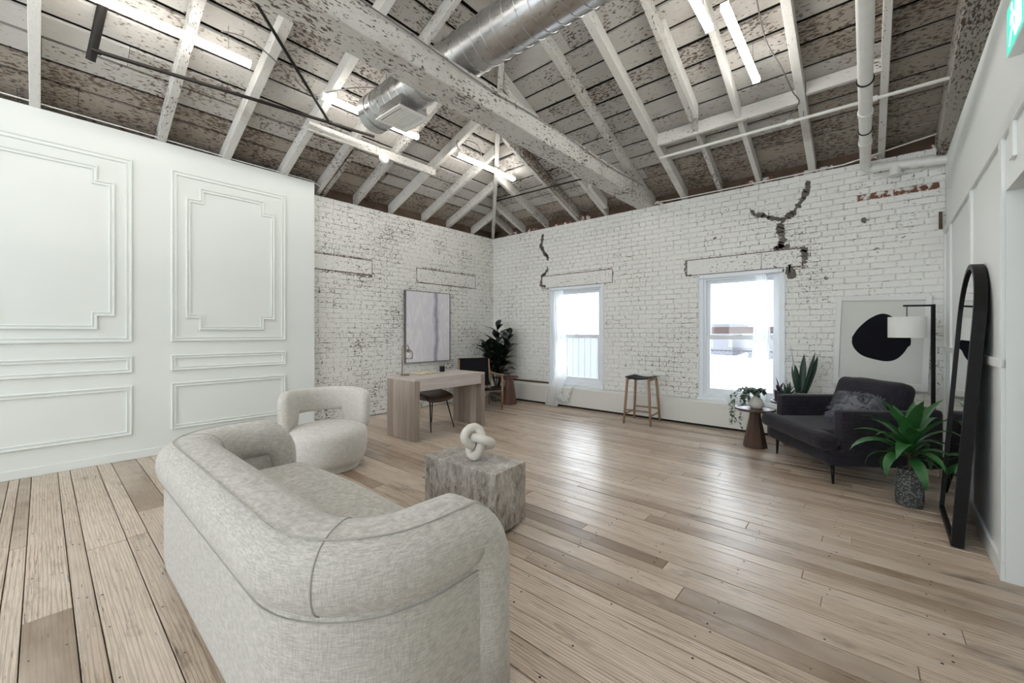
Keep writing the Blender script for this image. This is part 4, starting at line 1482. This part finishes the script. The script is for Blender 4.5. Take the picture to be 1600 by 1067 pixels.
# local x in [-1.08, 0], y from the front (-0.2) to the back (0.78)
rounded('base_frame', 'velvet', lv, (0.54, 0.44, 0.075), 0.03, 8, 0, (-0.54, 0.33, 0.245))
for x in (-0.075, -1.005):
    rounded('arm', 'velvet', lv, (0.075, 0.39, 0.235), 0.035, 9, 0, (x, 0.38, 0.415), rough=0.004, seed=x)
rounded('back_frame', 'velvet', lv, (0.54, 0.075, 0.25), 0.04, 9, 0, (-0.54, 0.705, 0.43))
def tcush(p):
    return (p.x, p.y, p.z - (0.012 if p.y < -0.2 else 0))
rounded('seat_cushion', 'velvet', lv, (0.385, 0.40, 0.072), 0.06, 12, 0.02, (-0.54, 0.23, 0.372), rough=0.006, seed=3)
rounded('seat_front', 'velvet', lv, (0.545, 0.085, 0.072), 0.065, 12, 0.006, (-0.54, -0.10, 0.372), rough=0.006, seed=8)
rounded('back_cushion', 'velvet', lv, (0.40, 0.24, 0.085), 0.075, 12, 0.03, (-0.55, 0.57, 0.635), (math.radians(72), 0, math.radians(2)), rough=0.014, seed=5)
for x in (-0.10, -0.98):
    for y in (-0.04, 0.68):
        MB().tube([(x, y, 0.175), (x + (0.012 if x > -.5 else -0.012), y, 0)], [0.017, 0.009], 10).obj('leg', 'black', lv, smooth=True)

# shaggy pillow on the loveseat
fp = thing('fur_pillow', 'shaggy grey fur cushion leaning on the velvet armchair', 'pillow', (-0.09, 4.99, 0.455), -math.radians(54.9) + 0.15)
core = rounded('cushion_core', 'fur', fp, (0.20, 0.15, 0.055), 0.05, 7, 0.03, (-0.0, 0.02, 0.135), (math.radians(58), 0, 0))
mw = Matrix.Translation((0, 0.02, 0.135)) @ Matrix.Rotation(math.radians(58), 4, 'X')
hm = MB()
pl = [p for p in core.data.polygons]
for k in range(3600):
    p = R.choice(pl)
    c_ = mw @ Vector(p.center) + Vector((R.uniform(-.012, .012), R.uniform(-.012, .012), R.uniform(-.012, .012)))
    nn = (mw.to_3x3() @ p.normal).normalized()
    curl = mnoise.noise_vector(c_ * 14)
    d = (nn * 0.9 + curl * 1.3 + Vector((0, 0, -0.35))).normalized()
    sdv = d.cross(Vector((R.uniform(-1, 1), R.uniform(-1, 1), R.uniform(-1, 1)))).normalized() * 0.0028
    L = R.uniform(0.03, 0.055)
    e1 = c_ + d * L * 0.5
    e2 = c_ + d * L + curl * 0.02 + Vector((0, 0, -0.008))
    hm.add([c_ - sdv, c_ + sdv, e1 + sdv, e1 - sdv, e2], [(0, 1, 2, 3), (3, 2, 4)])
tag(hm.obj('fur', 'fur', fp), kind='stuff')

# ------------------------------------------------------------------ framed print with black shape
pr_ = thing('framed_print', 'white framed print of a bold black rounded shape', 'print', (0.105, YB - 0.012, 0.70))
pr_.rotation_euler = (math.radians(-1.5), math.radians(2.0), 0)
PW, PH = 0.40, 1.04
for b in ((-PW, -PW + 0.05, 0, PH), (PW - 0.05, PW, 0, PH), (-PW + 0.05, PW - 0.05, 0, 0.075), (-PW + 0.05, PW - 0.05, PH - 0.05, PH)):
    box('frame_bar', 'frame_white', pr_, b[0], b[1], -0.045, -0.012, b[2], b[3], bevel=0.002)
box('print_sheet', 'paper', pr_, -PW + 0.045, PW - 0.045, -0.026, -0.020, 0.05, PH - 0.045)
blob = [(0.33, 0.905), (0.24, 0.83), (0.10, 0.67), (0.015, 0.50), (-0.0, 0.475), (0.01, 0.44), (0.0, 0.36), (0.06, 0.22), (0.20, 0.09), (0.42, 0.03), (0.62, 0.0), (0.78, 0.05), (0.90, 0.20), (0.955, 0.33), (0.99, 0.34), (1.0, 0.42), (0.99, 0.52), (0.93, 0.60), (0.86, 0.74), (0.74, 0.88), (0.60, 0.98), (0.47, 0.985)]
def sm(poly, it=2):
    for _ in range(it):
        o = []
        for a, b in zip(poly, poly[1:] + poly[:1]):
            o += [(a[0] * .75 + b[0] * .25, a[1] * .75 + b[1] * .25), (a[0] * .25 + b[0] * .75, a[1] * .25 + b[1] * .75)]
        poly = o
    return poly
bl = [(-0.245 + x * 0.50, 0.30 + z * 0.55) for x, z in sm(blob)]
MB().prism(bl, -0.0275, -0.0262, 'xz').obj('black_shape', 'ink', pr_)
for k in range(6):
    box('print_edge_line', 'paper', pr_, -PW + 0.06, PW - 0.06, -0.0462, -0.045, 0.012 + k * 0.008, 0.0145 + k * 0.008)

# ------------------------------------------------------------------ floor lamp
fl = thing('floor_lamp', 'black floor lamp with an angular arm and white drum shade', 'lamp', (0.515, 5.86, 0), math.radians(205))
MB().lathe([(0.11, 0), (0.112, 0.006), (0.112, 0.018), (0.10, 0.022), (0.01, 0.024)], 32).obj('base', 'black', fl, smooth='auto')
box('pole', 'black', fl, -0.014, 0.014, -0.012, 0.012, 0.02, 1.61, bevel=0.002)
box('arm', 'black', fl, 0.014, 0.245, -0.009, 0.009, 1.590, 1.608, bevel=0.002)
MB().tube([(0.215, 0, 1.592), (0.215, 0, 1.456)], 0.004, 8).obj('hanger', 'black', fl, smooth=True)
MB().lathe([(0.145, 1.275), (0.145, 1.485), (0.141, 1.485), (0.141, 1.275), (0.145, 1.275)], 48, (0.215, 0, 0)).obj('lamp_shade', 'shade', fl, smooth='auto')
MB().lathe([(0.002, 1.452), (0.142, 1.450), (0.142, 1.456), (0.002, 1.458)], 32, (0.215, 0, 0)).obj('shade_diffuser', 'shade', fl)

# ------------------------------------------------------------------ arched mirror leaning on the right wall
mi = thing('arched_mirror', 'tall black arched floor mirror leaning against the white wall', 'mirror', (0.437, 4.055, 0), -RA)
HWm, Hm = 0.37, 1.775
def arch(off, n=28):
    r = HWm - off
    pts = [(-r, off), (r, off), (r, Hm - HWm)]
    pts += [(r * math.cos(a), Hm - HWm + r * math.sin(a)) for a in [PI * k / n for k in range(1, n)]]
    pts += [(-r, Hm - HWm)]
    return pts
lean = math.atan2(0.115, Hm)
oa, ia = arch(0.0), arch(0.032)
n = len(oa)
vs = []
for d in (-0.028, 0.028):
    vs += [(d, y, z) for y, z in oa] + [(d, y, z) for y, z in ia]
fs = []
for i in range(n):
    j = (i + 1) % n
    fs += [(i, j, n + j, n + i), (2 * n + i, 3 * n + i, 3 * n + j, 2 * n + j), (i, 2 * n + i, 2 * n + j, j), (n + i, n + j, 3 * n + j, 3 * n + i)]
rot = (0, lean, 0)
MB().add(vs, fs).obj('frame', 'blackwood', mi, loc=(0.0, 0, 0.007), rot=rot)
MB().prism(arch(0.030), -0.016, -0.012, 'yz').obj('mirror_glass', 'mirror', mi, loc=(0.0, 0, 0.007), rot=rot)
MB().prism(arch(0.031), -0.010, 0.024, 'yz').obj('backing', 'blackwood', mi, loc=(0.0, 0, 0.007), rot=rot)

# ------------------------------------------------------------------ ceiling fixtures
def tube_light(label, c, L=1.22, rz=0.0, group='tube lights hung under the roof'):
    t = thing('tube_light', label, 'ceiling light', c, rz, group)
    box('housing', 'pipe_white', t, -0.022, 0.022, -L / 2 + .01, L / 2 - .01, 0.022, 0.038, bevel=0.003)
    rs = []
    for y in (-L / 2, L / 2):
        rs.append([(0.034 * math.cos(a), y, 0.030 * math.sin(a)) for a in [PI * 2 * k / 14 for k in range(14)]])
    MB().rings(rs).obj('diffuser', 'tube', t, smooth='auto')
    for y in (-L / 2, L / 2):
        sg = 1 if y > 0 else -1
        box('end_cap', 'pipe_white', t, -0.032, 0.032, y + (0 if sg > 0 else -0.006), y + (0.006 if sg > 0 else 0), -0.028, 0.036)
    for y in (-L * 0.36, L * 0.36):
        x0, y0 = c[0], c[1] + y
        zc = min(zb(y0), zl(x0), ZTOP) - c[2]
        MB().tube([(0, y, 0.036), (0, y, max(0.06, zc))], 0.0025, 6).obj('hanger', 'cable', t)
    return t


tube_light('lit tube light near the top corner over the panelled wall', (-4.36, 0.67, 3.84))
tube_light('lit tube light half hidden by the end of the round duct', (-4.36, 2.56, 3.84))
tube_light('lit tube light hung nearest the far corner', (-4.36, 4.46, 3.84))
tube_light('lit tube light cut off by the upper edge above the windows', (-1.027, 3.195, 3.972))
tube_light('lit tube light hung above the sash window beside the plants', (-0.826, 4.09, 3.86))
g2 = 'added tube lights in the unseen rear of the room'
for x, y in ((-4.36, -1.25), (-4.36, -3.1), (-1.0, 1.1), (-1.0, -0.7), (-1.0, -2.5), (-2.7, 0.2), (-2.7, -1.6)):  # lamps out of view, added to even out the room's light
    tube_light('added unseen tube light behind the viewpoint, %s, %s' % ({-4.36: 'row over the panelled wall', -1.0: 'row towards the doorway', -2.7: 'row beside the tie beam'}[x], 'last by the added rear windows' if y < -2.2 else 'nearest the sofa' if y > 0 else 'middle of its row' if x != -2.7 else 'farther one'), (x, y, 3.84 if x < -2 else 4.3), group=g2)

# round spiral duct with an air register
du = thing('spiral_duct', 'round galvanised spiral air duct crossing above the tie beam', 'duct', (0, 2.40, 3.725))
DR = 0.19
def cyl_x(x0, x1, r, seg=40):
    return MB().rings([[(x, r * math.cos(a), r * math.sin(a)) for a in [2 * PI * k / seg for k in range(seg)]] for x in (x0, x1)])
cyl_x(-4.06, 2.4, DR).obj('duct_tube', 'duct', du, smooth='auto')
rib = []
x = -4.04
n = int(6.4 / 0.115 * 28)
for k in range(n):
    a = 2 * PI * k / 28
    rib.append((x + 0.115 * k / 28, (DR + 0.001) * math.cos(a), (DR + 0.001) * math.sin(a)))
MB().tube(rib, 0.0055, 5).obj('spiral_seam', 'duct', du, smooth=True)
cyl_x(-4.10, -3.98, DR + 0.006).obj('end_cap', 'duct', du, smooth='auto')
cyl_x(-3.0, -2.95, DR + 0.006).obj('joint_collar', 'duct', du, smooth='auto')
rgp = MB()
rgp.hexa([(-3.72, -0.17, -0.235), (-3.34, -0.17, -0.235), (-3.34, 0.15, -0.235), (-3.72, 0.15, -0.235)],
         [(-3.72, -0.15, -0.08), (-3.34, -0.15, -0.08), (-3.34, 0.13, -0.08), (-3.72, 0.13, -0.08)])
rgp.obj('register_box', 'duct', du, bevel=0.003)
reg = MB()
for b in ((-3.74, -3.70, -0.19, 0.17), (-3.36, -3.32, -0.19, 0.17), (-3.70, -3.36, -0.19, -0.15), (-3.70, -3.36, 0.13, 0.17)):
    reg.box(b[0], b[1], b[2], b[3], -0.250, -0.236)
reg = reg.obj('air_register', 'pipe_white', du, bevel=0.002)
for k in range(12):
    y = -0.138 + 0.0235 * k
    box('louvre', 'pipe_white', reg, -3.70, -3.36, y, y + 0.018, -0.247, -0.241)
for xx in (-3.85, -2.3):
    MB().tube([(xx, 0.0, DR), (xx, 0.0, min(zl(xx), zb(2.4)) - 3.725)], 0.003, 6).obj('hanger_wire', 'cable', du)

# pipes
def pipe(name, label, pts, r, mat, fit=(), fr_=None):
    t = thing(name, label, 'pipe', (0, 0, 0))
    MB().tube(pts, r, 14).obj('pipe_run', mat, t, smooth='auto')
    for p, d in fit:
        p, d = Vector(p), Vector(d).normalized()
        MB().tube([p - d * 0.03, p + d * 0.03], (fr_ or r * 1.35), 14).obj('coupling', mat, t, smooth='auto')
    return t


sp1 = pipe('sprinkler_pipe', 'thin white sprinkler pipe crossing below the rafters of the window wall', [(-2.05, 5.337, 3.625), (0.62, 5.337, 3.612), (1.4, 5.337, 3.61)], 0.017, 'pipe_white', [((-0.62, 5.337, 3.618), (1, 0, 0)), ((0.06, 5.337, 3.615), (1, 0, 0))], 0.027)
for xx in (-1.56, -0.5):
    MB().tube([(xx, 5.337, 3.63), (xx, 5.337, zb(5.337) - RD)], 0.004, 6).obj('hanger', 'cable', sp1)
pipe('sprinkler_pipe', 'thin dark sprinkler pipe near the corner beyond the tie beam', [(-5.02, 5.36, 3.69), (-3.9, 5.34, 3.66), (-2.78, 5.337, 3.63)], 0.012, 'pipe_dark', [((-5.0, 5.36, 3.69), (1, 0, 0))])
pipe('sprinkler_pipe', 'long dark sprinkler pipe above the panelled wall', [(-4.87, 0.30, 3.685), (-4.76, 1.4, 3.725), (-4.62, 2.71, 3.765)], 0.017, 'pipe_dark', [((-4.87, 0.30, 3.685), (0, 1, 0)), ((-4.67, 2.17, 3.75), (0, 1, 0))])
pipe('brace_rod', 'black diagonal steel rod dropping from the roof to the dark pipe', [(-3.86, 1.13, 4.15), (-4.67, 2.17, 3.75)], 0.015, 'pipe_dark')
pipe('riser_pipe', 'short thick black pipe hanging at the upper edge over the panelled wall', [(-4.66, 0.33, 4.02), (-4.93, 0.27, 3.62)], 0.032, 'pipe_dark')

dp = pipe('drain_pipe', 'white drain pipe running under the roof and turning along the brick wall', [(0.0, 1.9, 3.50), (0.0, 5.9, 3.235), (0.0, 6.06, 3.215), (0.012, 6.13, 3.20), (0.05, 6.155, 3.19), (0.12, 6.16, 3.185), (0.60, 6.16, 3.13), (1.2, 6.16, 3.10)], 0.048, 'pipe_white',
          [((0.0, 5.5, 3.262), (0, 1, -.06)), ((0.0, 4.85, 3.305), (0, 1, -.06)), ((0.09, 6.16, 3.187), (1, 0, -.1)), ((0.40, 6.16, 3.153), (1, 0, -.1)), ((0.51, 6.16, 3.14), (1, 0, -.1))], 0.056)
MB().tube([(0.25, 6.16, 3.17), (0.25, 6.16, 3.08)], [0.052, 0.05], 14).obj('cleanout', 'pipe_white', dp, smooth='auto')
MB().tube([(0.25, 6.16, 3.08), (0.25, 6.16, 3.055)], 0.060, 14).obj('cleanout_cap', 'pipe_white', dp, smooth='auto')
for yy in (4.3, 5.2):
    MB().tube([(0.0 + 0.053 * math.cos(a), yy, 3.235 + (5.9 - yy) * 0.06625 + 0.053 * math.sin(a)) for a in [2 * PI * k / 16 for k in range(16)]], 0.006, 6, closed=True).obj('pipe_clamp', 'pipe_dark', dp)
MB().tube([(0, 4.3, 3.40), (0, 4.3, zb(4.3) - .05)], 0.006, 6).obj('hanger', 'pipe_white', dp)

pipe('conduit', 'thin pale conduit along the top of the brick wall', [(-2.45, 6.225, 3.335), (-1.9, 6.225, 3.32), (-1.0, 6.225, 3.315), (-0.2, 6.225, 3.315), (0.10, 6.225, 3.36), (0.35, 6.22, 3.40), (0.58, 6.2, 3.43)], 0.008, 'pipe_white')
pipe('pipe_stub', 'short capped brown pipe standing at the edge of the brick wall', [(0.600, 6.21, 2.42), (0.600, 6.21, 2.60)], 0.014, 'plate')
pipe('conduit', 'thin pale cable clipped along the top of the panelled wall', [(-5.78, -1.0, 3.46), (-5.78, 0.6, 3.44), (-5.79, 1.6, 3.425), (-5.80, 2.45, 3.43), (-5.86, 2.6, 3.40)], 0.006, 'pipe_white')
pipe('cable', 'grey electric cable running along the side of the tie beam', [(-2.49, 0.6, 3.50)] + [(-2.485, 0.9 + 0.45 * k, 3.475 + 0.02 * math.sin(k * 1.3)) for k in range(12)], 0.005, 'cable')
for lab, pts in (('looping grey cable between the rafters and the tube light over the panelled wall', [(-4.35, 1.05, 4.02), (-4.25, 1.25, 4.0), (-4.3, 1.55, 3.9), (-4.42, 1.62, 3.88), (-4.5, 1.65, 3.98)]),
                 ('looping grey cable beside the tube light at the round duct', [(-4.55, 1.75, 4.0), (-4.48, 1.9, 3.88), (-4.36, 2.05, 3.93), (-4.2, 2.25, 4.0), (-4.1, 2.45, 4.05)]),
                 ('short looping cable above the tube light nearest the corner', [(-4.36, 3.9, 3.88), (-4.3, 3.8, 4.0), (-4.2, 4.05, 4.02), (-4.3, 4.3, 3.92), (-4.36, 4.4, 3.88)]),
                 ('hanging grey cable with a plug to the right of the window tube lights', [(-0.72, 4.0, 4.30), (-0.70, 4.4, 4.05), (-0.62, 4.75, 3.92), (-0.56, 5.0, 3.78), (-0.52, 5.15, 3.72), (-0.62, 5.3, 3.66)])):
    P_ = [Vector(p) for p in pts]
    fine = []
    for i in range(len(P_) - 1):
        a, b, c_, d_ = P_[max(i - 1, 0)], P_[i], P_[i + 1], P_[min(i + 2, len(P_) - 1)]
        for k in range(6):
            t_ = k / 6
            fine.append(0.5 * ((2 * b) + (c_ - a) * t_ + (2 * a - 5 * b + 4 * c_ - d_) * t_ ** 2 + (3 * b - a - 3 * c_ + d_) * t_ ** 3))
    t = thing('cable', lab, 'cable', (0, 0, 0))
    MB().tube(fine + [P_[-1]], 0.006, 6).obj('cable_run', 'cable', t, smooth=True)

sd_ = thing('smoke_detector', 'round white smoke detector fixed to the cross board', 'detector', (-4.835, 2.98, 3.64))
MB().lathe([(0.055, 0.0), (0.062, 0.012), (0.062, 0.022), (0.05, 0.026), (0.03, 0.04), (0.002, 0.042)], 28).obj('cover', 'trimwhite', sd_, smooth='auto', rot=(0, PI / 2, 0))
MB().lathe([(0.066, -0.012), (0.066, 0.0), (0.002, 0.001)], 28).obj('mounting_plate', 'trimwhite', sd_, smooth='auto', rot=(0, PI / 2, 0))

# exit sign over the doorway
ex = thing('exit_sign', 'green and white running-figure exit sign above the doorway', 'sign', (0.548, 2.83, 2.62), -RA)
box('housing', 'trimwhite', ex, -0.045, -0.001, -0.155, 0.155, 0, 0.225, bevel=0.003)
box('green_face', 'green', ex, -0.0475, -0.045, -0.150, 0.150, 0.005, 0.22)
def sgn(poly, name='pictogram'):
    MB().prism(poly, -0.0492, -0.0476, 'yz').obj(name, 'signwhite', ex)
sgn([(-0.13, 0.02), (-0.02, 0.02), (-0.02, 0.205), (-0.13, 0.205)], 'door_pictogram')
sgn([(0.045 + 0.018 * math.cos(a), 0.185 + 0.018 * math.sin(a)) for a in [2 * PI * k / 14 for k in range(14)]])
sgn([(0.02, 0.16), (0.06, 0.155), (0.085, 0.12), (0.075, 0.115), (0.055, 0.135), (0.045, 0.10), (0.075, 0.07), (0.10, 0.03), (0.085, 0.025), (0.06, 0.055), (0.03, 0.08), (0.0, 0.05), (-0.015, 0.02), (-0.015, 0.05), (0.015, 0.10), (0.02, 0.135), (0.0, 0.115), (-0.01, 0.125)])
em = thing('emergency_light', 'small round white emergency lamp above the doorway', 'lamp', (0.545, 3.10, 3.06), -RA)
MB().lathe([(0.05, -0.05), (0.055, -0.04), (0.055, 0.0), (0.04, 0.01)], 24).obj('lamp_head', 'trimwhite', em, smooth='auto', rot=(0, PI / 2, 0))
MB().lathe([(0.002, 0.0), (0.045, 0.0), (0.045, 0.004), (0.002, 0.006)], 24).obj('lens', 'glass', em, smooth='auto', rot=(0, -PI / 2, 0), loc=(-0.052, 0, 0))

# wall outlet behind the barrel chair
ol = thing('wall_outlet', 'small white outlet plate low on the brick wall behind the barrel chair', 'outlet', (XL + 0.004, 2.64, 0.33))
box('plate', 'trimwhite', ol, 0, 0.008, -0.04, 0.04, -0.06, 0.06, bevel=0.003)
for zz in (-0.025, 0.025):
    box('socket', 'plate', ol, 0.008, 0.0095, -0.012, 0.012, zz - 0.012, zz + 0.012)

# ------------------------------------------------------------------ outside: snow, fence, houses
gr = MB()
n = 30
vs, fs = [], []
for i in range(n + 1):
    for j in range(n + 1):
        x = -60 + 75 * i / n
        y = YB + 0.34 + 70 * (j / n) ** 1.6
        vs.append((x, y, -0.55 + 0.25 * mnoise.noise(Vector((x * .15, y * .15, 0)))))
for i in range(n):
    for j in range(n):
        k = i * (n + 1) + j
        fs.append((k, k + n + 1, k + n + 2, k + 1))
tag(gr.add(vs, fs).obj('snowy_ground', 'snow', None, smooth=True), 'snow covered yard outside the windows', 'ground', kind='structure')

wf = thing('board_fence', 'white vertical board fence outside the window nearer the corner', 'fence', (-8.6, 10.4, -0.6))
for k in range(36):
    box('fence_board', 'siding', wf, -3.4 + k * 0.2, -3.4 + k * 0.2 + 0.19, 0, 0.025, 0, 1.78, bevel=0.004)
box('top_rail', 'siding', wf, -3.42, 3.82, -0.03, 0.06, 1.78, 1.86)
rl = thing('guard_rail', 'weathered brown timber rail outside the window beside the plants', 'rail', (-1.9, 9.2, -0.6))
box('beam', 'brownrail', rl, -2.6, 2.4, -0.05, 0.05, 1.90, 2.04)
for x in (-2.5, 2.3):
    box('post', 'brownrail', rl, x - 0.05, x + 0.05, -0.05, 0.05, 0, 1.90)
cf = thing('chain_link_fence', 'wire mesh fence across the snowy yard', 'fence', (-2.6, 12.5, -0.55))
m = MB()
W_, H_ = 6.0, 1.35
st_ = 0.11
k = -int(H_ / st_)
while k * st_ < W_:
    for dr_ in (1, -1):
        a, b = k * st_, k * st_ + H_
        t0, t1 = max(0, -a / H_), min(1, (W_ - a) / H_)
        if t1 > t0:
            z0, z1 = (t0, t1) if dr_ > 0 else (1 - t0, 1 - t1)
            p0, p1 = (a + t0 * H_ - W_ / 2, 0, z0 * H_), (a + t1 * H_ - W_ / 2, 0, z1 * H_)
            m.tube([p0, p1], 0.006, 3)
    k += 1
tag(m.obj('wire_mesh', 'wire', cf), kind='stuff')
for x in (-3, -1, 1, 3):
    MB().tube([(x, 0, -0.1), (x, 0, 1.42)], 0.03, 8).obj('post', 'wire', cf)
MB().tube([(-3, 0, 1.37), (3, 0, 1.37)], 0.02, 8).obj('top_rail', 'wire', cf)
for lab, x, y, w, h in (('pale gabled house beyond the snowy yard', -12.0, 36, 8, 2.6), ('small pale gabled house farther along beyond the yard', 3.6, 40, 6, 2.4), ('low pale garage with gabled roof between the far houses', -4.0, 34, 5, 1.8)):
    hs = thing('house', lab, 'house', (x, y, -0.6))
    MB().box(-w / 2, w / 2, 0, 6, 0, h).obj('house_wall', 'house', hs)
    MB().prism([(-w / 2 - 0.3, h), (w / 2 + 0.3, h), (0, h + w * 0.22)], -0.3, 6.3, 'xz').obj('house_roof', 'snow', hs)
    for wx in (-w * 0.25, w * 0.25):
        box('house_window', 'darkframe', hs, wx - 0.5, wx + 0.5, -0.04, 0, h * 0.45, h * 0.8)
